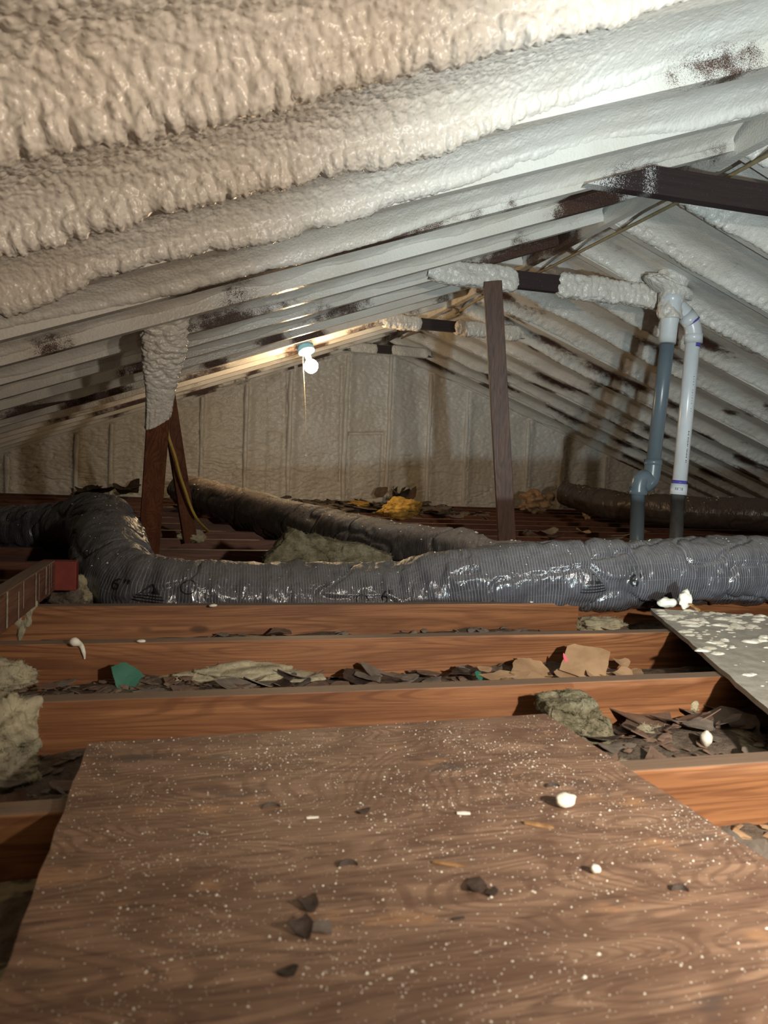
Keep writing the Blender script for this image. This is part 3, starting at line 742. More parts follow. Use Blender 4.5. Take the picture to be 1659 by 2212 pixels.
def dctrl(rows): # px, py, Y, radius
    return [np.append(onY(x, y, Y), r) for x, y, Y, r in rows]
front = Duct('flexible_duct', dctrl([(-420, 1130, 4.15, .11), (-180, 1138, 3.95, .11), (-40, 1146, 3.75, .11), (60, 1150, 3.58, .112), (150, 1140, 3.38, .118), (212, 1135, 3.12, .126), (236, 1172, 2.84, .126), (250, 1232, 2.60, .120), (300, 1272, 2.455, .113), (370, 1284, 2.40, .110), (480, 1288, 2.375, .109), (640, 1290, 2.365, .109), (780, 1287, 2.355, .108), (860, 1282, 2.34, .106), (940, 1270, 2.31, .111), (1040, 1256, 2.26, .112), (1160, 1247, 2.22, .112), (1290, 1242, 2.19, .113), (1420, 1237, 2.18, .114), (1560, 1233, 2.17, .116), (1680, 1231, 2.16, .117), (1900, 1225, 2.16, .117)]),
             M['duct'], 'large grey plastic-wrapped duct snaking across the joists in front', 101, 900, 90, 1.0)
rear = Duct('flexible_duct', dctrl([(395, 1058, 5.75, .11), (440, 1072, 5.2, .112), (490, 1088, 4.75, .114), (560, 1108, 4.3, .114), (640, 1132, 3.85, .114), (740, 1160, 3.40, .115), (840, 1185, 3.02, .114), (930, 1199, 2.82, .112), (1010, 1206, 2.70, .106), (1050, 1213, 2.64, .086), (1100, 1222, 2.58, .088), (1200, 1226, 2.55, .090), (1320, 1226, 2.53, .088), (1450, 1230, 2.50, .075), (1560, 1238, 2.48, .06)]),
            M['duct_brown'], 'dusty duct running back from the wool slab toward the end wall', 131, 620, 72, 0.75)
right = Duct('flexible_duct', dctrl([(1225, 1068, 6.0, .10), (1268, 1078, 5.6, .108), (1330, 1092, 5.15, .11), (1440, 1102, 4.75, .11), (1560, 1108, 4.45, .11), (1680, 1114, 4.2, .112), (1850, 1122, 3.95, .112)]),
             M['duct_dark'], 'dark brown duct lying far right behind the pipes', 161, 320, 60, 0.6)
front.crumbs(260, 1, 0.6, (0.0015, 0.004)); rear.crumbs(330, 2, 0.5, (0.002, 0.006)); right.crumbs(90, 3, 0.6, (0.004, 0.010))
# printed marks on the front duct
def text_shape(txt, size):
    c = bpy.data.curves.new('t', 'FONT'); c.body = txt; c.size = size; c.align_x = 'CENTER'; c.align_y = 'CENTER'; c.resolution_u = 4
    o = bpy.data.objects.new('t', c); COL.objects.link(o); bpy.context.view_layer.update()
    me = bpy.data.meshes.new_from_object(o.evaluated_get(bpy.context.evaluated_depsgraph_get())); bpy.data.objects.remove(o)
    bm = bmesh.new(); bm.from_mesh(me); bmesh.ops.triangulate(bm, faces=bm.faces)
    bmesh.ops.subdivide_edges(bm, edges=[e for e in bm.edges if e.calc_length() > size*0.12], cuts=2, use_grid_fill=True)
    V = [tuple(v.co) for v in bm.verts]; F = [tuple(v.index for v in f.verts) for f in bm.faces]; bm.free(); return V, F
def tri_logo(sz):
    V, F = [], []
    def quad(x0, x1, x2, x3, y0, y1, n=6):
        b = len(V)
        for i in range(n+1):
            t = i/n; V.append((x0+(x1-x0)*t, y0, 0)); V.append((x3+(x2-x3)*t, y1, 0))
        for i in range(n): F.append((b+2*i, b+2*i+2, b+2*i+3, b+2*i+1))
    for k in range(3):
        y0 = -0.5+k*0.15; w = 0.75-0.08*k; quad(-w, w, w-0.02, -w+0.02, y0, y0+0.07)
    for sg in (-1, 1):
        quad(sg*0.05, sg*0.48, sg*0.05, sg*0.0, -0.05, 0.5, 4)
    return [(x*sz, y*sz, 0) for x, y, z in V], F
def ring_mark(r0, r1, n=26):
    V, F = [], []
    for i in range(n):
        a = 2*math.pi*i/n; V += [(r0*math.cos(a), r0*math.sin(a), 0), (r1*math.cos(a), r1*math.sin(a), 0)]
        j = (i+1) % n; F.append((2*i, 2*i+1, 2*j+1, 2*j))
    return V, F
def stamp(du, shape, px, py, flip=1):
    u, a = du.find(px, py); V, F = shape; r = 0.11
    # find whether angle grows downward on the camera side
    p0 = du.at(u, a); p1 = du.at(u, a+0.1); sg = 1 if p1[2] > p0[2] else -1
    V2 = [du.at(u+x, a+sg*y/r, 0.0022) for x, y, z in V]
    m = MB(); m.add(V2, F); o = link('printed_mark', m.mesh('printed_mark'), M['ink'], du.root); return o
six = text_shape('6"', 0.055)
for (x, y) in ((256, 1264), (838, 1290), (1378, 1256)): stamp(front, six, x, y)['label'] = 'printed figure 6 inch mark'
for (x, y) in ((330, 1284), (1284, 1262)): stamp(front, tri_logo(0.055), x, y)['label'] = 'printed triangle logo'
for (x, y) in ((405, 1265), (785, 1296)): stamp(front, ring_mark(0.018, 0.021), x, y)['label'] = 'printed circle mark'

# ------------------------------------------------------------------ pipes
def pipe_part(name, pts, r, mat, root, seg=28): return link(name, tube_mesh(name, pts, r, seg), mat, root)
PY = 3.33
def build_pipes():
    g = lambda x, y, Y=PY: onY(x, y, Y)
    base = g(1373, 1190); base = base.copy()
    root = empty('drain_pipe', tuple(base), 'grey plastic drain pipe with a double elbow, foam around its white top fitting', 'pipe')
    r = 0.0345
    def seg(a, b, n=2): a, b = np.array(a), np.array(b); return np.array([a+(b-a)*t for t in np.linspace(0, 1, n)])
    # top fitting: white, tapers
    A, B = g(1441, 742), g(1452, 640); pts = seg(A, B, 8); rr = [0.0415, 0.0415, 0.0415, 0.042, 0.048, 0.051, 0.052, 0.052]
    pipe_part('top_fitting', pts, rr, M['pvc_white'], root)['label'] = 'white pipe fitting at the top'
    pipe_part('upper_pipe', seg(g(1441, 745), g(1411, 1000)), r, M['pvc_grey'], root)
    # double elbow
    c1 = [g(1411, 996), g(1409, 1018), g(1406, 1034), g(1395, 1046), g(1384, 1047)]
    P, _ = spline([np.append(c, 0) for c in c1], 22); pipe_part('upper_elbow', P[:, :3], 0.0405, M['pvc_grey'], root)
    pipe_part('elbow_rim', seg(g(1411, 992), g(1410.5, 1004)), 0.0435, M['pvc_grey'], root)
    c2 = [g(1402, 1040, PY-0.004), g(1391, 1032, PY-0.004), g(1384, 1036, PY-0.004), g(1380, 1048, PY-0.004), g(1379, 1064, PY-0.004)]
    P, _ = spline([np.append(c, 0) for c in c2], 22); pipe_part('lower_elbow', P[:, :3], 0.0405, M['pvc_grey'], root)
    pipe_part('elbow_rim', seg(g(1379.5, 1052), g(1378, 1068)), 0.0440, M['pvc_grey'], root)
    pipe_part('lower_pipe', seg(g(1378, 1066), g(1373, 1250)), r, M['pvc_grey'], root)
    # foam lump around the top fitting
    n, m = 70, 64; a = np.linspace(0, 2*np.pi, m, endpoint=False); u = np.linspace(0, 1, n)
    A2, B2 = g(1447, 690), g(1454, 588, PY+0.03); UU = u[:, None]+0*a; AA = a[None]+0*UU
    R_ = 0.054+0.016*sst(0.4, 1, UU)+0.012*(bubbles(UU*7, AA/0.45, 500)-0.3)+0.006*vnoise(UU*5, AA*1.5, 0, 503)
    R_[0] = 0.049
    V = A2+(B2-A2)*u[:, None, None]+R_[..., None]*(np.cos(AA)[..., None]*np.array([1, 0, 0])+np.sin(AA)[..., None]*np.array([0, 1, 0]))
    V[:, :, 0] += 0.0
    link('foam_collar', npmesh('foam_collar', V, gridF(n, m, True), True, {'thin': np.zeros(n*m), 'grit': np.full(n*m, 0.8)}), M['foam'], root)['label'] = 'pale bubbly foam around the top fitting'
    n, m = 60, 80; th = np.linspace(0.02, np.pi-0.02, n)[:, None]; ph = np.linspace(0, 2*np.pi, m, endpoint=False)[None]
    c0 = np.array([np.sin(th)*np.cos(ph), np.sin(th)*np.sin(ph), np.cos(th)+0*ph]).transpose(1, 2, 0)
    dd = 1+0.16*bubbles(c0[..., 0]*4+c0[..., 2]*2, c0[..., 1]*4+c0[..., 2]*3, 611)+0.15*fbm(c0[..., 0]*2, c0[..., 1]*2, c0[..., 2]*2, 612, 2)
    V = g(1446, 618, PY+0.01)+c0*dd[..., None]*np.array([0.115, 0.06, 0.036])
    V[..., 2] -= 0.28*(V[..., 0]-g(1442, 607)[0])
    link('foam_collar', npmesh('foam_collar', V, gridF(n, m, True), True, {'thin': np.zeros(n*m), 'grit': np.full(n*m, 0.8)}), M['foam'], root)
    # white vent pipe
    wr = empty('vent_pipe', tuple(g(1458, 1190)), 'white plastic vent pipe with purple-primed elbow beside the grey pipe', 'pipe')
    pipe_part('main_pipe', seg(g(1497, 735), g(1467, 1052)), r+0.001, M['pvc_white'], wr)
    c = [g(1455, 655), g(1470, 668), g(1486, 684), g(1495, 702), g(1498, 722), g(1498, 738)]
    P, _ = spline([np.append(q, 0) for q in c], 30); pipe_part('elbow', P[:, :3], 0.0405, M['pvc_white'], wr)
    pipe_part('elbow_rim', seg(g(1498.2, 722), g(1497.5, 742)), 0.0437, M['pvc_white'], wr)
    pipe_part('elbow_rim', seg(g(1478, 676), g(1492, 694)), 0.0432, M['pvc_white'], wr)
    pipe_part('primer_ring', seg(g(1491.5, 692.5), g(1493.5, 696)), 0.0436, M['primer'], wr)['label'] = 'purple primer stain'
    pipe_part('primer_ring', seg(g(1497.3, 742), g(1496.5, 750)), 0.0362, M['primer'], wr)['label'] = 'purple primer stain'
    pipe_part('primer_ring', seg(g(1468.3, 1038), g(1467.4, 1046)), 0.0362, M['primer'], wr)['label'] = 'purple primer stain'
    pipe_part('coupling', seg(g(1467.3, 1045), g(1465, 1068)), 0.0415, M['pvc_white'], wr)
    pipe_part('lower_pipe', seg(g(1465, 1066), g(1456, 1250)), r-0.001, M['pvc_dirty'], wr)['label'] = 'dark grey lower length'  # darker, duller grey than the other pipe lengths
    # barcode on the coupling and the print line up the pipe
    m = MB(); cc = (g(1467.3, 1045)+g(1465, 1068))/2; ax = (g(1467.3, 1045)-g(1465, 1068)); ax /= np.linalg.norm(ax)
    tow = CP-cc; tow -= ax*(tow@ax); tow /= np.linalg.norm(tow); sd = np.cross(ax, tow)
    for k in range(11):
        w = (0.0012, 0.0022, 0.0008)[k % 3]; x = -0.02+k*0.0036
        V = []
        for (dx, dz) in ((-w/2, -0.006), (w/2, -0.006), (w/2, 0.008), (-w/2, 0.008)):
            t = (x+dx)/0.0422; V.append(cc+ax*dz+0.0420*(math.sin(t)*sd*-1+math.cos(t)*tow))
        m.add(V, [(0, 1, 2, 3)])
    link('barcode', m.mesh('barcode'), M['ink'], wr)
    m = MB(); k = 0
    for i in range(34):
        f = 0.62+0.011*i if i < 20 else 0.25+0.018*(i-20)
        if i % 7 == 3: continue
        p0 = g(1497, 735)+(g(1467, 1052)-g(1497, 735))*f; t = -0.62; hh = 0.0022 if i < 20 else 0.0012
        V = []
        for (dt, dz) in ((-0.05, -hh), (0.05, -hh), (0.05, hh), (-0.05, hh)):
            tt = t+dt*(1 if i % 2 else 1.6); V.append(p0+ax*dz+0.0360*(math.sin(tt)*-sd*-1*-1+math.cos(tt)*tow))
        m.add(V, [(0, 1, 2, 3)])
    link('printed_line', m.mesh('printed_line'), M['ink'], wr)['kind'] = 'stuff'
build_pipes()

# ------------------------------------------------------------------ lit bulb on its lampholder
def build_bulb():
    c = onY(672, 791, 5.02); cz = onY(660, 752, 5.08)
    root = empty('bulb_lamp', tuple(cz), 'lit bare bulb on a white lampholder with a pull string below the rafters', 'lamp')
    # bulb: glass globe with a neck, hanging slightly tilted
    up = np.array(cz)-np.array(c); up /= np.linalg.norm(up)
    prof = [(-0.047, 0.001), (-0.045, 0.016), (-0.036, 0.031), (-0.019, 0.043), (0.0, 0.047), (0.018, 0.043), (0.034, 0.032), (0.046, 0.021), (0.056, 0.0155)]
    link('bulb', tube_mesh('bulb', [c+up*h for h, r in prof], [r for h, r in prof], 24), M['bulb'], root)
    link('socket', tube_mesh('socket', [c+up*0.050, c+up*0.060, c+up*0.085, c+up*0.100, c+up*0.112], [0.017, 0.020, 0.021, 0.026, 0.050], 24), M['porcelain'], root)
    # round box behind it
    link('outlet_box', tube_mesh('outlet_box', [c+up*0.112, c+up*0.150], [0.056, 0.056], 20), M['blue_box'], root)['label'] = 'blue electrical box above the lampholder'
    s0 = c+up*0.075+np.array([-0.022, -0.012, 0]); s1 = np.array(onY(661, 985, 5.02))
    P, _ = spline([np.append(s0, 0), np.append(s0*0.96+s1*0.04+np.array([-0.018, -0.02, 0]), 0), np.append((s0+s1)/2+np.array([-0.004, -0.01, 0]), 0), np.append(s1, 0)], 30)
    link('pull_string', tube_mesh('pull_string', P[:, :3], 0.0034, 6), M['string'], root)
    link('string_knob', tube_mesh('string_knob', [s1+np.array([0, 0, z]) for z in (0.006, 0.002, -0.004, -0.008)], [0.002, 0.006, 0.006, 0.001], 10), M['porcelain'], root)
build_bulb()

# ------------------------------------------------------------------ boards
BT = 0.013
def build_plywood():
    root = empty('plywood_board', (0.255, 0.5, 0), 'big dusty brown plywood sheet lying across the joists in the foreground', 'board')
    a, b = onZ(190, 1605, BT), onZ(1178, 1542, BT); c, d = onZ(1659, 1857, BT), onZ(0, 2122, BT)
    # extend both sides back past the camera
    def ext(p, q, Y): t = (Y-p[1])/(q[1]-p[1]); return p+(q-p)*t
    c2, d2 = ext(b, c, -0.12), ext(a, d, -0.12)
    n = 30; V = []; 
    back = [a+(b-a)*t for t in np.linspace(0, 1, n)]; rt = [b+(c2-b)*t for t in np.linspace(0, 1, n)][1:]
    ft = [c2+(d2-c2)*t for t in np.linspace(0, 1, n)][1:]; lf = [d2+(a-d2)*t for t in np.linspace(0, 1, n)][1:-1]
    out = back+rt+ft+lf; out = [np.array([p[0]+0.0015*rnd.uniform(-1, 1), p[1]+0.0015*rnd.uniform(-1, 1), BT]) for p in out]
    N = len(out); V = [tuple(p) for p in out]+[(p[0], p[1], 0.0005) for p in out]
    m = MB(); m.add(V, [tuple(range(N))[::-1], tuple(range(N, 2*N))]+[(i, (i+1) % N, N+(i+1) % N, N+i) for i in range(N)])
    me = m.mesh('sheet'); bm = bmesh.new(); bm.from_mesh(me); bmesh.ops.recalc_face_normals(bm, faces=bm.faces); bm.to_mesh(me); bm.free()
    link('sheet', me, M['ply'], root)
    # scattered foam dust: thousands of tiny flakes
    r = np.random.default_rng(5); Vs = []; Fs = []
    ico = np.array([(0,0,1),(1,0,0.1),(0.31,0.95,0.1),(-0.81,0.59,0.1),(-0.81,-0.59,0.1),(0.31,-0.95,0.1)])
    fi = [(0,1,2),(0,2,3),(0,3,4),(0,4,5),(0,5,1)]; cnt = 0
    for _ in range(60000):
        t, q = r.random(), r.random(); p = (a+(b-a)*t)*(1-q)+(d2+(c2-d2)*t)*q
        if p[1] < 0.40: continue
        den = vnoise(p[0]*7, p[1]*7, 0, 91)*0.5+0.5; den2 = vnoise(p[0]*25, p[1]*25, 0, 92)*0.5+0.5
        if r.random() > 0.10+0.9*(den*den2)**1.3: continue
        k = min(0.0026, 0.00028+r.exponential(0.00025)); k2 = r.uniform(0.6, 1.5); an = r.uniform(0, 6.28); ca, sa = math.cos(an), math.sin(an)
        v = ico*np.array([k*k2, k, k*r.uniform(0.5, 1.3)]); x = v[:, 0]*ca-v[:, 1]*sa; y = v[:, 0]*sa+v[:, 1]*ca
        Vs.append(np.stack([p[0]+x, p[1]+y, BT+v[:, 2]-0.1*k], 1)); Fs.append(np.array(fi)+6*cnt); cnt += 1
        if cnt > 8500: break
    o = link('foam_dust', npmesh('foam_dust', np.concatenate(Vs), np.concatenate(Fs), False), M['crumb'], root); o['kind'] = 'stuff'
build_plywood()
def blob_splats(name, parent, pts, mat, seed):
    r = np.random.default_rng(seed); Vs, Fs, c = [], [], 0
    for (x, y, z, k, asp, an) in pts:
        nr, na = 5, 16; rr = np.linspace(0, 1, nr); aa = np.linspace(0, 2*np.pi, na, endpoint=False)
        out = 1+0.28*vnoise(np.cos(aa)*1.6+x*31, np.sin(aa)*1.6+y*31, 0, seed)
        h = k*0.30*np.sqrt(np.clip(1-rr**2, 0, 1)); px = (rr[:, None]*out*np.cos(aa))*k*asp; py = (rr[:, None]*out*np.sin(aa))*k
        hz = h[:, None]*(1+0.35*vnoise(px/k*3+x*50, py/k*3, 0, seed+2)); ca, sa = math.cos(an), math.sin(an)
        V = np.stack([x+px*ca-py*sa, y+px*sa+py*ca, z+hz], -1).reshape(-1, 3); Vs.append(V); Fs.append(gridF(nr, na, True)+c); c += len(V)
    o = link(name, npmesh(name, np.concatenate(Vs), np.concatenate(Fs), True), mat, parent); o['kind'] = 'stuff'; return o
def build_osb():
    root = empty('sheathing_panel', (1.7, 1.5, 0), 'grey sheathing panel splashed with white foam at right under duct', 'board')
    TH = 0.012; A = onZ(1404, 1314, TH); B = onZ(1662, 1533, TH); dv = A-B; dv /= np.linalg.norm(dv); sv = np.array([dv[1], -dv[0], 0])
    p0 = B-dv*0.35; p1 = A; W = 0.9; out = []
    L = np.linalg.norm(p1-p0); n = 26
    for t in np.linspace(0, 1, n): out.append(p0+dv*L*t+sv*0.003*rnd.uniform(-1, 1))
    out += [p1+sv*W, p0+sv*W]
    N = len(out); V = [(p[0], p[1], TH) for p in out]+[(p[0], p[1], 0.001) for p in out]
    m = MB(); m.add(V, [tuple(range(N)), tuple(range(2*N-1, N-1, -1))]+[(i, N+i, N+(i+1) % N, (i+1) % N) for i in range(N)])
    me = m.mesh('panel'); bm = bmesh.new(); bm.from_mesh(me); bmesh.ops.recalc_face_normals(bm, faces=bm.faces); bm.to_mesh(me); bm.free()
    link('panel', me, M['osb'], root)
    r = np.random.default_rng(23); pts = []
    for _ in range(900):
        q = p0+dv*L*r.random()+sv*(0.02+0.8*r.random()**1.2)
        far = sst(1.25, 1.9, q[1])
        if r.random() > 0.25+0.75*far: continue
        k = (0.0016+r.exponential(0.0044))*(0.6+0.7*far); k = min(k, 0.017)
        pts.append((q[0], q[1], TH, k, r.uniform(1.0, 2.0), r.uniform(-0.4, 0.5)))
    for (x, y, k) in ((1515, 1405, .014), (1532, 1400, .012), (1550, 1412, .012), (1480, 1365, .013), (1490, 1372, .010), (1560, 1395, .010), (1430, 1325, .011), (1600, 1345, .014), (1570, 1335, .012)):
        q = onZ(x, y, TH); pts.append((q[0], q[1], TH, k, 1.6, 0.2))
    blob_splats('foam_splatter', root, pts, M['crumb'], 9)['label'] = 'white foam splatter'
build_osb()

# ------------------------------------------------------------------ loose bits
def flake_mesh(name, size, asp, curl, seed, thick=0.0012, jag=0.25, n=13, sharp=False, bend=0.0):
    r = np.random.default_rng(seed); n = 20; a = np.linspace(0, 2*np.pi, n, endpoint=False)
    kc = 4 if sharp else int(r.integers(5, 8)); ca = np.linspace(0, 2*np.pi, kc, endpoint=False)+(0.6 if sharp else r.uniform(0, 6.28))+r.uniform(-0.3, 0.3, kc)*(0.4 if sharp else 1)
    cr = (1.15+r.uniform(-0.08, 0.08, kc)) if sharp else 1+r.uniform(-jag, jag, kc)
    cp_ = np.stack([cr*np.cos(ca), cr*np.sin(ca)], 1); q = np.ones(n)
    for ii in range(n):
        dv = np.array([math.cos(a[ii]), math.sin(a[ii])]); best = 9.0
        for k in range(kc):
            p0, p1 = cp_[k], cp_[(k+1) % kc]; e = p1-p0; den = dv[0]*e[1]-dv[1]*e[0]
            if abs(den) < 1e-6: continue
            tt = (p0[0]*e[1]-p0[1]*e[0])/den; uu = (p0[0]*dv[1]-p0[1]*dv[0])/den
            if tt > 0 and -0.01 <= uu <= 1.01: best = min(best, tt)
        q[ii] = min(best, 1.5)*(1+r.uniform(-0.05, 0.05)*(0.4 if sharp else 1.0))
    rings = [0.0, 0.5, 0.82, 1.0]; V = []
    for sgn in (1, 0):
        for k, rr in enumerate(rings):
            pts = 1 if k == 0 else n
            for i in range(pts):
                x = rr*q[i]*math.cos(a[i])*size*asp; y = rr*q[i]*math.sin(a[i])*size
                z = curl*((x/size)**2*0.6+0.5*x*y/size/size)*size + 0.05*size*math.sin(x/size*3+seed)*math.cos(y/size*2.3+seed*2) + bend*abs(y)
                V.append((x, y, z+sgn*thick))
    nv = 1+3*n; F = []
    for base, flip in ((0, False), (nv, True)):
        for i in range(n):
            j = (i+1) % n; fs = [(base, base+1+i, base+1+j)]
            for k in range(2):
                o0 = base+1+k*n; o1 = o0+n; fs.append((o0+i, o1+i, o1+j, o0+j))
            for f in fs: F.append(tuple(reversed(f)) if flip else f)
    o0 = 1+2*n
    for i in range(n):
        j = (i+1) % n; F.append((o0+i, nv+o0+i, nv+o0+j, o0+j))
    m = MB(); m.add(V, F); return m.mesh(name, False)
def put(o, P, rot=(0, 0, 0)): o.location = tuple(P); o.rotation_euler = rot; return o
def flake(name, P, size, mat, label, cat, asp=1.3, curl=0.3, rot=(0, 0, 0), seed=1, group=None, **kw):
    o = link(name, flake_mesh(name, size, asp, curl, seed, **kw), mat); put(o, P, rot); return tag(o, label, cat, group)
def lump(name, P, size, mat, label, cat, seed=1, rot=0.0, amp=0.25, parent=None, sub=3, group=None):
    if name == 'wool_tuft': sub = 5
    bm = bmesh.new(); bmesh.ops.create_icosphere(bm, subdivisions=sub, radius=1.0)
    co = np.array([v.co[:] for v in bm.verts]); d = 1+amp*fbm(co[:, 0]*1.7+seed*3.1, co[:, 1]*1.7, co[:, 2]*1.7, seed, 3)
    if sub >= 3 and mat not in (M['crumb'],):
        d = d*(1+0.16*fbm(co[:, 0]*3.3, co[:, 1]*3.3+seed, co[:, 2]*3.3, seed+5, 2)+0.05*fbm(co[:, 0]*13, co[:, 1]*13, co[:, 2]*13, seed+8, 3))
    co = co*d[:, None]*np.array(size); co[:, 2] -= co[:, 2].min()
    for v, c in zip(bm.verts, co): v.co = c
    me = bpy.data.meshes.new(name); bm.to_mesh(me); bm.free()
    for p in me.polygons: p.use_smooth = True
    o = link(name, me, mat, parent); put(o, P, (0, 0, rot))
    if label: tag(o, label, cat, group)
    return o
def sliver(name, P, L, w, rot, mat, label, cat, seed=1, tilt=0.05):
    r = random.Random(seed); m = MB(); n = 6; V = []
    for i in range(n):
        t = i/(n-1)-0.5; k = 1-0.5*abs(t)+r.uniform(-.15, .15)
        for (dy, dz) in ((-w*k/2, 0), (w*k/2, 0), (w*k/2*0.7, w*0.5*k), (-w*k/2*0.7, w*0.45*k)): V.append((t*L, dy+0.06*L*t*t, dz))
    F = [(3, 2, 1, 0), tuple((n-1)*4+j for j in range(4))]
    for i in range(n-1):
        for j in range(4): F.append((i*4+j, i*4+(j+1) % 4, i*4+4+(j+1) % 4, i*4+4+j))
    m.add(V, F); o = link(name, m.mesh(name), mat); put(o, P, (0, tilt, rot)); return tag(o, label, cat)
def curl_chip(name, P, L, w, rot, mat, label, cat):
    m = MB(); n = 12; V = []
    for i in range(n):
        t = -1.15+2.3*i/(n-1); x = L*math.sin(t)*0.62; y = L*0.35*(1-math.cos(t)); ww = w*(1-0.75*abs(t/1.3)**2)
        for (dy, dz) in ((0, 0), (0.0012, 0), (0.0012+ww*0.3, ww), (ww*0.3, ww)): V.append((x, -y+dy, dz))
    F = [(3, 2, 1, 0), tuple((n-1)*4+j for j in range(4))]
    for i in range(n-1):
        for j in range(4): F.append((i*4+j, i*4+(j+1) % 4, i*4+4+(j+1) % 4, i*4+4+j))
    m.add(V, F); o = link(name, m.mesh(name), mat); put(o, P, (0, 0, rot)); return tag(o, label, cat)

B = lambda x, y: onZ(x, y, BT+0.0004)
lump('foam_crumb', B(1220, 1742), (0.0135, 0.0085, 0.0085), M['crumb'], 'largest cream foam lump on the plywood sheet', 'foam', 3, 0.1)
lump('foam_crumb', B(1286, 1886), (0.0058, 0.0050, 0.0042), M['crumb'], 'small round cream foam lump lower right on plywood', 'foam', 4)
sliver('foam_crumb', B(1001, 1758), 0.016, 0.0045, -0.1, M['crumb'], 'short white foam sliver mid plywood left of the largest lump', 'foam', 5)
sliver('foam_crumb', B(675, 1767), 0.014, 0.0035, 0.1, M['crumb'], 'thin white foam sliver left of centre on plywood', 'foam', 6)
sliver('wood_splinter', B(1164, 1784), 0.033, 0.0065, -0.45, M['splinter'], 'dark brown wood splinter just below the largest foam lump', 'splinter', 7)
sliver('wood_splinter', B(970, 1868), 0.034, 0.0042, -0.35, M['splinter'], 'pale straw-coloured wood splinter mid plywood', 'splinter', 8)
flake('bark_chip', B(1027, 1916)+np.array([0, 0, 0.002]), 0.0095, M['bark'], 'jagged dark bark chip below the pale splinter on plywood', 'chip', 1.5, 0.35, (0.15, 0, 0.1), 11, jag=0.4)
flake('bark_chip', B(1060, 1932)+np.array([0, 0, 0.001]), 0.005, M['bark'], 'tiny dark chip touching right side of the jagged bark chip', 'chip', 1.5, 0.3, (0.1, 0, 0.5), 12)
curl_chip('bark_curl', B(1192, 1698), 0.017, 0.004, 0.0, M['bark'], 'thin dark curl behind the largest foam lump', 'chip')
curl_chip('bark_curl', B(750, 1868), 0.018, 0.005, 0.0, M['bark'], 'thin dark curl at plywood centre left of the pale splinter', 'chip')
curl_chip('bark_curl', B(584, 1742), 0.019, 0.004, 0.1, M['bark'], 'leftmost thin dark curl on the plywood', 'chip')
curl_chip('bark_curl', B(1467, 1922), 0.015, 0.005, -0.3, M['bark'], 'rightmost thin dark curl on the plywood', 'chip')
flake('bark_chip', B(783, 1754), 0.0065, M['bark'], 'small black chip right of the thin white sliver', 'chip', 1.4, 0.3, (0, 0, 0.5), 14, jag=0.4)
flake('bark_chip', B(665, 1960)+np.array([0, 0, 0.003]), 0.0075, M['bark'], 'bluish black curled chip above the crumpled bark piece', 'chip', 1.2, 0.6, (0.3, 0, 0.2), 15, jag=0.3)
flake('bark_chip', B(655, 2012)+np.array([0, 0, 0.004]), 0.0125, M['bark'], 'largest crumpled dark bark piece, left of plywood centre', 'chip', 1.0, 0.7, (0.3, 0.15, -0.6), 16, jag=0.4)
flake('bark_chip', B(690, 2008)+np.array([0, 0, 0.002]), 0.009, M['greybark'], 'brownish bark fragment right beside the crumpled bark piece', 'chip', 1.1, 0.5, (0.2, -0.2, 0.9), 17, jag=0.4)
flake('bark_chip', B(622, 2102), 0.0055, M['bark'], 'lone dark fleck near the bottom of plywood', 'chip', 1.6, 0.2, (0, 0, 0.2), 18)
sliver('wood_splinter', B(990, 1985), 0.012, 0.003, 0.1, M['bark'], 'tiny dark splinter below the jagged bark chip', 'splinter', 19)

# pieces lying in the gaps between the joists
def G(x, y, z): return onZ(x, y, z)
flake('green_card_scrap', G(272, 1462, -0.055), 0.036, M['green'], 'green card scrap folded like a tent in second gap', 'scrap', 0.95, 0.0, (1.05, 0.0, 0.1), 21, jag=0.22, n=11, bend=0.0)
flake('pink_card_scrap', G(262, 1478, -0.078), 0.014, M['pink'], 'pale pink scrap under the green card', 'scrap', 1.5, 0.1, (0.5, 0, 0.1), 22)
flake('green_card_scrap', G(1034, 1460, -0.065), 0.014, M['green'], 'small green scrap among the brown paper beside kraft pile', 'scrap', 1.0, 0.2, (0.8, 0.3, 0.2), 23)
KR = [((1262, 1432), 0.062, 1.15, (0.62, 0.1, -0.35), True, 'large flat kraft card with a pink edge leaning in second gap'),
      ((1190, 1425), 0.050, 1.0, (0.75, -0.2, 0.35), False, 'torn pale kraft paper with a feathered top edge left of the pink-edged card'),
      ((1140, 1437), 0.026, 1.1, (0.9, 0.1, 0.1), False, 'small upright kraft scrap at the left end of the kraft pile'),
      ((1150, 1452), 0.045, 1.3, (0.45, 0.0, 0.3), False, 'brown kraft sheet lying in front of the kraft pile'),
      ((1090, 1462), 0.036, 1.5, (0.25, 0.0, 0.0), False, 'flat pale kraft scrap right of the small green scrap'),
      ((1225, 1462), 0.030, 1.4, (0.3, 0.2, -0.2), False, 'kraft scrap at the front foot of the pink-edged card'),
      ((1290, 1458), 0.034, 1.4, (0.5, 0.1, 0.5), False, 'kraft scrap at the right end of the kraft pile'),
      ((1330, 1462), 0.026, 1.8, (0.2, 0.0, 0.1), False, 'thin kraft strip trailing right of the kraft pile')]
for k, ((x, y), s, asp, rot, sh, lab) in enumerate(KR):
    flake('kraft_scrap', G(x, y, -0.070 if not sh else -0.045), s, M['kraft'], lab, 'paper', asp, 0.12, rot, 31+k, jag=0.3, sharp=sh, n=14)
flake('pink_card_scrap', G(1222, 1426, -0.040), 0.016, M['pink'], 'bright pink strip at the left edge of kraft card', 'scrap', 0.35, 0.0, (0.9, 0, 0.1), 45)
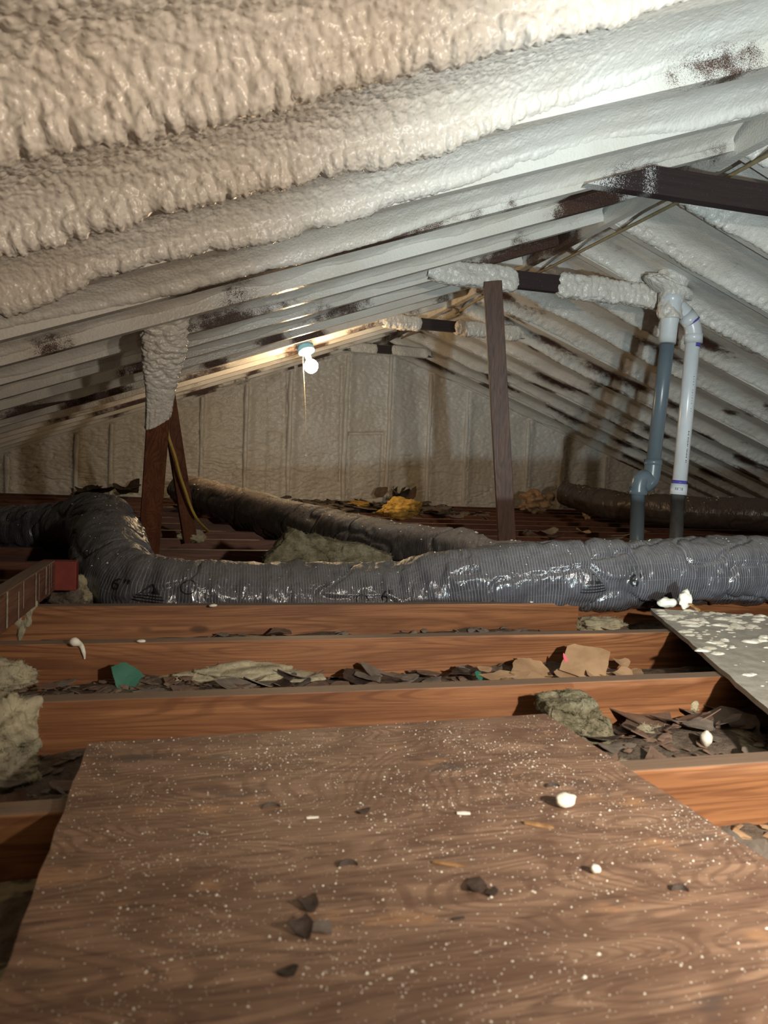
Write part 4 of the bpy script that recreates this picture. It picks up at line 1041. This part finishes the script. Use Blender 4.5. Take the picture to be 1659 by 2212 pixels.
# right-hand gap behind the plywood
BR = [((1385, 1545), 0.070, 1.25, 0.28, (0.12, 0.05, 0.15), M['paper'], 'large curled brown paper sheet right of the wool chunk'),
      ((1405, 1580), 0.055, 1.5, 0.2, (0.06, 0.05, 0.1), M['paper'], 'brown paper sheet lying in front of the large curled sheet'),
      ((1505, 1530), 0.055, 1.4, 0.28, (0.14, -0.05, 0.1), M['greybark'], 'dark grey curled sheet near the splashed panel edge'),
      ((1585, 1535), 0.065, 1.6, 0.28, (0.14, 0.0, 0.05), M['paper'], 'dark rolled sheet tucked under the splashed panel'),
      ((1540, 1575), 0.070, 1.7, 0.25, (0.1, 0.05, 0.1), M['greybark'], 'wide dark sheet at far right behind the nearest joist'),
      ((1335, 1618), 0.024, 1.5, 0.2, (0.1, 0.0, -0.3), M['greybark'], 'oval grey-brown flake touching the plywood edge')]
for k, ((x, y), s, asp, cu, rot, mt, lab) in enumerate(BR):
    flake('paper_sheet', G(x, y, -0.075), s, mt, lab, 'paper', asp, cu, rot, 51+k, jag=0.28, n=16, thick=0.002)
lump('foam_crumb', G(1524, 1614, -0.07), (0.011, 0.011, 0.014), M['crumb'], 'cream foam nugget on dark sheet in the right gap', 'foam', 61)
lump('wool_tuft', G(1420, 1622, -0.115), (0.075, 0.055, 0.022), M['cream'], 'dirty cream wool patch at the front of the right gap', 'insulation', 62, 0.1, 0.35)
lump('wool_tuft', G(1480, 1545, -0.09), (0.03, 0.03, 0.026), M['cream'], 'small cream wool tuft between the curled sheets', 'insulation', 63, 0.1, 0.4)
# cream wool elsewhere
lump('wool_tuft', G(0, 1668, -0.105), (0.055, 0.055, 0.054), M['cream'], 'big fluffy cream wool tuft at the left edge', 'insulation', 64, 0.3, 0.5, sub=4)
lump('wool_tuft', G(10, 1715, -0.105), (0.045, 0.028, 0.03), M['cream'], 'lower cream wool tuft at the left edge', 'insulation', 65, 0.3, 0.5, sub=4)
lump('wool_tuft', G(530, 1488, -0.118), (0.15, 0.075, 0.030), M['cream'], 'long cream wool patch in second gap right of green card', 'insulation', 66, 0.0, 0.45, sub=4)
lump('wool_tuft', G(10, 1505, -0.10), (0.06, 0.03, 0.035), M['cream'], 'cream wool tuft in second gap at the left edge', 'insulation', 67, 0.0, 0.4)
lump('wool_tuft', G(60, 1388, -0.10), (0.030, 0.03, 0.060), M['cream'], 'cream wool tuft below the paint-streaked beam', 'insulation', 68, 0.0, 0.5)
lump('wool_tuft', onZ(150, 1318, -0.08)+np.array([0, 0.02, -0.02]), (0.085, 0.06, 0.055), M['debris'], 'dark dusty clump behind the front joist at left', 'insulation', 69, 0.0, 0.4)
lump('wool_tuft', G(1300, 1372, -0.10), (0.08, 0.05, 0.026), M['cream'], 'pale wool patch in the gap below the front duct', 'insulation', 70, 0.0, 0.35)
lump('wool_tuft', onZ(417, 1172, -0.01), (0.055, 0.035, 0.028), M['cream'], 'cream foam pat at the foot of the slanting brace', 'insulation', 71, 0.0, 0.4)
lump('wool_tuft', onZ(862, 1122, 0.0), (0.15, 0.08, 0.062), M['yellow'], 'bright yellow wool tuft below the end wall', 'insulation', 72, 0.3, 0.55, sub=4)
lump('wool_tuft', onZ(775, 1098, 0.0), (0.09, 0.07, 0.03), M['yellow'], 'flat yellow wool tuft left of the bright one', 'insulation', 73, 0.3, 0.5, sub=4)
lump('wool_tuft', onZ(1158, 1110, 0.0), (0.15, 0.12, 0.10), M['kraft'], 'tan wool heap right of the square post', 'insulation', 74, 0.2, 0.6, sub=4)
lump('wool_tuft', onZ(1268, 1123, 0.0), (0.04, 0.04, 0.06), M['kraft'], 'tiny tan tuft on a joist left of the far right duct', 'insulation', 75, 0.2, 0.6)
# white drip and crumbs on the joist tops
for k, (x, y, s, lab) in enumerate(((460, 1311, 0.012, 'flat white foam crumb on the front joist below the duct'), (305, 1388, 0.010, 'small white foam crumb on the second joist'), (1148, 1302, 0.006, 'tiny white crumb on front joist right of centre'))):
    lump('foam_crumb', onZ(x, y, 0.0), (s, s*0.7, s*0.35), M['crumb'], lab, 'foam', 80+k, 0.1, 0.25, sub=2)
def drip():
    p = onZ(163, 1392, 0.0); pts = [(p[0]-0.012, p[1]+0.005, 0.004), (p[0], p[1]-0.004, 0.006), (p[0]+0.010, 1.722-0.004, -0.004), (p[0]+0.016, 1.722-0.005, -0.020), (p[0]+0.018, 1.722-0.004, -0.034)]
    P, _ = spline([np.append(q, 0) for q in pts], 24); r = np.interp(np.linspace(0, 1, 24), [0, 0.2, 0.4, 0.8, 1], [0.004, 0.010, 0.006, 0.004, 0.0015])
    tag(link('foam_drip', tube_mesh('foam_drip', P[:, :3], r, 10), M['crumb']), 'white foam drip hanging over the second joist at left', 'foam')
drip()
# foam lump with a splinter on the splashed panel
def stuck():
    p = onZ(1478, 1318, 0.0125); root = empty('foam_lump', tuple(p), 'white foam lump with a brown splinter stuck in it on the splashed panel', 'foam')
    o = lump('foam', (0, 0, 0), (0.022, 0.018, 0.026), M['crumb'], None, None, 90, 0.2, 0.5, root)
    o.matrix_parent_inverse = Matrix.Identity(4)
    o = sliver('splinter', (0.008, -0.026, 0.016), 0.050, 0.011, -1.35, M['splinter'], None, None, 91, 0.35); o.parent = root; o['label'] = 'brown wooden splinter'
    for k in ('category',):
        if k in o: del o[k]
stuck()
lump('foam_lump', onZ(1440, 1313, 0.0125), (0.030, 0.020, 0.016), M['crumb'], 'smooth white foam lump at the panel corner by the duct', 'foam', 92, 0.2, 0.4)

# ------------------------------------------------------------------ mineral wool slab and chunk
def wool_block(name, outline, depthv, thick, label, seed, P0):
    """outline: polygon in a local (along, up) frame; extruded through depth and fluffed"""
    O = np.array(outline, float); n = 110; 
    L = np.concatenate([[0], np.cumsum(np.linalg.norm(np.diff(np.vstack([O, O[:1]]), axis=0), axis=1))])
    s = np.linspace(0, L[-1], n, endpoint=False); Oc = np.vstack([O, O[:1]]); ox = np.interp(s, L, Oc[:, 0]); oz = np.interp(s, L, Oc[:, 1])
    c = np.array([ox.mean(), oz.mean()]); rings = []
    prof = [(0.0, 0.0), (0.0, 0.35), (0.0, 0.65), (0.0, 0.85), (0.03, 0.97), (0.12, 1.0), (0.5, 1.02), (0.88, 1.0), (0.97, 0.97), (1.0, 0.85), (1.0, 0.6), (1.0, 0.3), (1.0, 0.0)]
    dd = []
    for a, b in zip(prof[:-1], prof[1:]):
        m = 6
        for t in np.linspace(0, 1, m, endpoint=False): dd.append((a[0]+(b[0]-a[0])*t, a[1]+(b[1]-a[1])*t))
    dd.append(prof[-1]); V = []
    for (f, k) in dd: V.append(np.stack([c[0]+(ox-c[0])*k, f*thick+0*ox, c[1]+(oz-c[1])*k], -1))
    V = np.array(V); sc = 1/0.022
    nx = fbm(V[..., 0]*sc, V[..., 1]*sc, V[..., 2]*sc, seed, 4); ny = fbm(V[..., 0]*sc+9, V[..., 1]*sc, V[..., 2]*sc, seed+7, 4); nz = fbm(V[..., 0]*sc, V[..., 1]*sc+5, V[..., 2]*sc*1.7, seed+9, 4)
    V = V+0.009*np.stack([nx, ny*1.3, nz], -1)
    me = npmesh(name, V, gridF(len(dd), n, True)[:, ::-1], True)
    o = link(name, me, M['wool'])
    return o, V
def fuzz(parent, V, n, seed, ln=0.012, mat=None):
    """short fibres standing off the surface, joined into one part"""
    r = np.random.default_rng(seed); P = V.reshape(-1, 3); c = P.mean(0); Vs, Fs = [], []
    for k in range(n):
        p = P[r.integers(len(P))]; d = (p-c); d = d/np.linalg.norm(d)+r.normal(0, 0.8, 3); d /= np.linalg.norm(d)
        q = np.cross(d, r.normal(0, 1, 3)); q /= np.linalg.norm(q); q *= 0.0007; e = p+d*ln*r.uniform(0.3, 1.2)
        Vs += [p-q-d*0.004, p+q-d*0.004, e]; Fs.append((3*k, 3*k+1, 3*k+2))
    o = link('loose_fibres', npmesh('loose_fibres', np.array(Vs), np.array(Fs), False), mat or M['wool'], None); o.parent = parent; o['kind'] = 'stuff'
Yw = 2.56
def pz(x, y): q = onY(x, y, Yw); return q
ref = pz(575, 1240)
ol = [(572, 1235), (572, 1208), (590, 1190), (612, 1165), (630, 1144), (645, 1147), (665, 1160), (690, 1156), (700, 1164), (740, 1172), (790, 1178), (830, 1196), (845, 1200), (846, 1225), (838, 1245)]
slab, V = wool_block('wool_slab', [((pz(x, y)-ref)[0], (pz(x, y)-ref)[2]) for x, y in ol], None, 0.10, '', 601, ref)
slab.location = (ref[0], Yw-0.02, ref[2]); tag(slab, 'long ragged mineral wool slab leaning between the two ducts', 'insulation')
fuzz(slab, V, 2600, 5)
ref2 = onY(1195, 1600, 1.20)
ol2 = [(1192, 1545), (1196, 1525), (1225, 1522), (1255, 1512), (1290, 1516), (1300, 1545), (1330, 1570), (1338, 1610), (1318, 1632), (1260, 1625), (1215, 1590)]
g2 = lambda x, y: onY(x, y, 1.20)
chunk, V = wool_block('wool_chunk', [((g2(x, y)-ref2)[0], (g2(x, y)-ref2)[2]) for x, y in ol2], None, 0.075, '', 633, ref2)
chunk.location = (ref2[0], 1.20, ref2[2]); tag(chunk, 'grey-green mineral wool chunk at the back corner of plywood', 'insulation')
fuzz(chunk, V, 1800, 6, 0.008)

# ------------------------------------------------------------------ paper flakes in the gaps
def gap_flakes(n, xr, yr, sizes, mats, label, group, seed, tilt=0.22, lift=0.006, wall=None):
    r = np.random.default_rng(seed); protos = [flake_mesh('paper_flake', 1.0, r.uniform(1.1, 1.7), r.uniform(0.05, 0.45), seed*10+k, 0.05, 0.30) for k in range(6)]
    for k in range(n):
        key = k % 6; me = protos[key]; s = r.uniform(*sizes)*(1.0 if r.random() > 0.2 else 1.35); x = r.uniform(*xr); y = r.uniform(yr[0]+0.6*s, yr[1]-0.6*s)
        o = bpy.data.objects.new('paper_flake', me); COL.objects.link(o)
        if not me.materials: me.materials.append(mats[key % len(mats)])
        z = float(floorz(np.array(x), np.array(y)))
        o.location = (x, y, z+lift+r.uniform(0, 0.012)); o.scale = (s, s, s); o.rotation_euler = (r.normal(0, tilt), r.normal(0, tilt*0.7), r.normal(0, 0.5)+3.14*(r.random() > .5))
        tag(o, label, 'paper', group)
def litter(n, xr, yr, sizes, mat, label, seed):
    """small crumbled paper nobody could count, one object per gap"""
    r = np.random.default_rng(seed); x = r.uniform(*xr, n); y = r.uniform(*yr, n); z = floorz(x, y)+0.004; Vs, Fs = [], []; c = 0
    for k in range(n):
        s = r.uniform(*sizes); m = 6; a = np.linspace(0, 2*np.pi, m, endpoint=False)+r.uniform(0, 1); q = s*r.uniform(0.5, 1.2, m)
        tx, ty = r.normal(0, 0.3), r.normal(0, 0.3); dx, dy = q*np.cos(a)*r.uniform(1, 1.8), q*np.sin(a); dz = tx*dx+ty*dy
        top = np.stack([x[k]+dx, y[k]+dy, z[k]+dz+0.0015], 1); bot = top-np.array([0, 0, 0.0014]); cen = np.array([[x[k], y[k], z[k]+0.0025+0.12*s]])
        Vs += [cen, top, bot]; b = c
        for i in range(m):
            j = (i+1) % m; Fs += [(b, b+1+i, b+1+j), (b+1+i, b+1+m+i, b+1+m+j), (b+1+i, b+1+m+j, b+1+j)]
        c += 1+2*m
    o = link('paper_litter', npmesh('paper_litter', np.concatenate(Vs), np.array(Fs), False), mat); tag(o, label, 'litter', None, 'stuff')
pm = [M['paper'], M['greybark'], M['paper'], M['greybark'], M['bark'], M['greybark']]
gap_flakes(54, (0.05, 0.75), (1.38, 1.71), (0.012, 0.032), pm, 'torn dark paper flake in the second gap left of the kraft pile', 'dark flakes in the second gap', 3)
gap_flakes(16, (-0.40, 0.05), (1.38, 1.71), (0.010, 0.030), pm, 'torn dark paper flake in second gap around the green card', 'dark flakes around the green card', 4)
gap_flakes(18, (0.62, 1.15), (1.48, 1.71), (0.010, 0.028), [M['kraft'], M['greybark'], M['kraft']], 'torn tan flake among the kraft pile', 'tan flakes in the kraft pile', 5, 0.35, 0.014)
gap_flakes(26, (0.75, 1.35), (0.97, 1.31), (0.014, 0.038), pm, 'torn dark flake in the right gap behind the nearest joist', 'dark flakes in the right gap', 6)
gap_flakes(22, (-0.55, 0.0), (0.97, 1.31), (0.012, 0.034), pm, 'torn dark flake in the left gap beside the cream tuft', 'dark flakes in the left gap', 7)
gap_flakes(30, (-0.2, 1.5), (1.77, 2.11), (0.014, 0.045), pm, 'torn dark flake in the gap below the front duct', 'dark flakes below the front duct', 8)
gap_flakes(18, (0.60, 1.3), (0.56, 0.90), (0.014, 0.040), [M['paper'], M['kraft'], M['greybark'], M['greybark']], 'torn brown flake in the near right gap beside plywood', 'flakes in the near right gap', 9)
gap_flakes(22, (1.95, 3.3), (3.60, 4.6), (0.02, 0.05), [M['kraft'], M['greybark'], M['paper']], 'tan paper flake among the far joists around the pipes', 'flakes around the pipes', 10, 0.3, 0.12)
gap_flakes(56, (0.1, 2.7), (5.3, 7.0), (0.03, 0.10), pm, 'torn brown flake in the drift below the end wall', 'flakes below the end wall', 11, 0.2, 0.03)
gap_flakes(14, (-0.75, -0.35), (6.75, 7.1), (0.05, 0.09), [M['bark']], 'dark flake in the heap at the left of the end wall', 'flakes in the far left heap', 12, 0.5, 0.12)
gap_flakes(7, (1.85, 2.10), (6.7, 7.0), (0.04, 0.08), [M['bark'], M['paper']], 'dark flake in the small pile against the end wall', 'flakes in the small pile', 13, 0.9, 0.10)
litter(500, (-0.5, 0.95), (1.37, 1.71), (0.004, 0.013), M['paper'], 'crumbled dark paper litter filling the second gap', 21)
litter(350, (-0.6, 1.6), (1.76, 2.12), (0.004, 0.013), M['greybark'], 'crumbled grey litter in the gap below the front duct', 22)
litter(260, (-0.6, 0.0), (0.96, 1.31), (0.004, 0.012), M['greybark'], 'crumbled grey litter in the left gap', 23)
litter(260, (0.6, 1.4), (0.96, 1.31), (0.004, 0.013), M['paper'], 'crumbled brown litter in the right gap', 24)
litter(200, (0.6, 1.4), (0.54, 0.90), (0.004, 0.015), M['kraft'], 'crumbled tan litter in the near right gap', 25)
litter(900, (0.0, 2.75), (5.25, 7.1), (0.015, 0.060), M['greybark'], 'layered dark bark litter drifted against the end wall', 26)
litter(260, (1.9, 3.4), (3.5, 4.7), (0.008, 0.03), M['kraft'], 'crumbled tan litter among the far joists around pipes', 27)
for o in [q for q in bpy.data.objects if q.name.startswith('wool_tuft')]:
    me = o.data; V = np.empty(len(me.vertices)*3, np.float32); me.vertices.foreach_get('co', V); V = V.reshape(-1, 3)
    ext = float(np.ptp(V[:, 0])); fuzz(o, V, 900, len(o.name)+int(ext*1e4), min(0.011, 0.10*ext), me.materials[0])
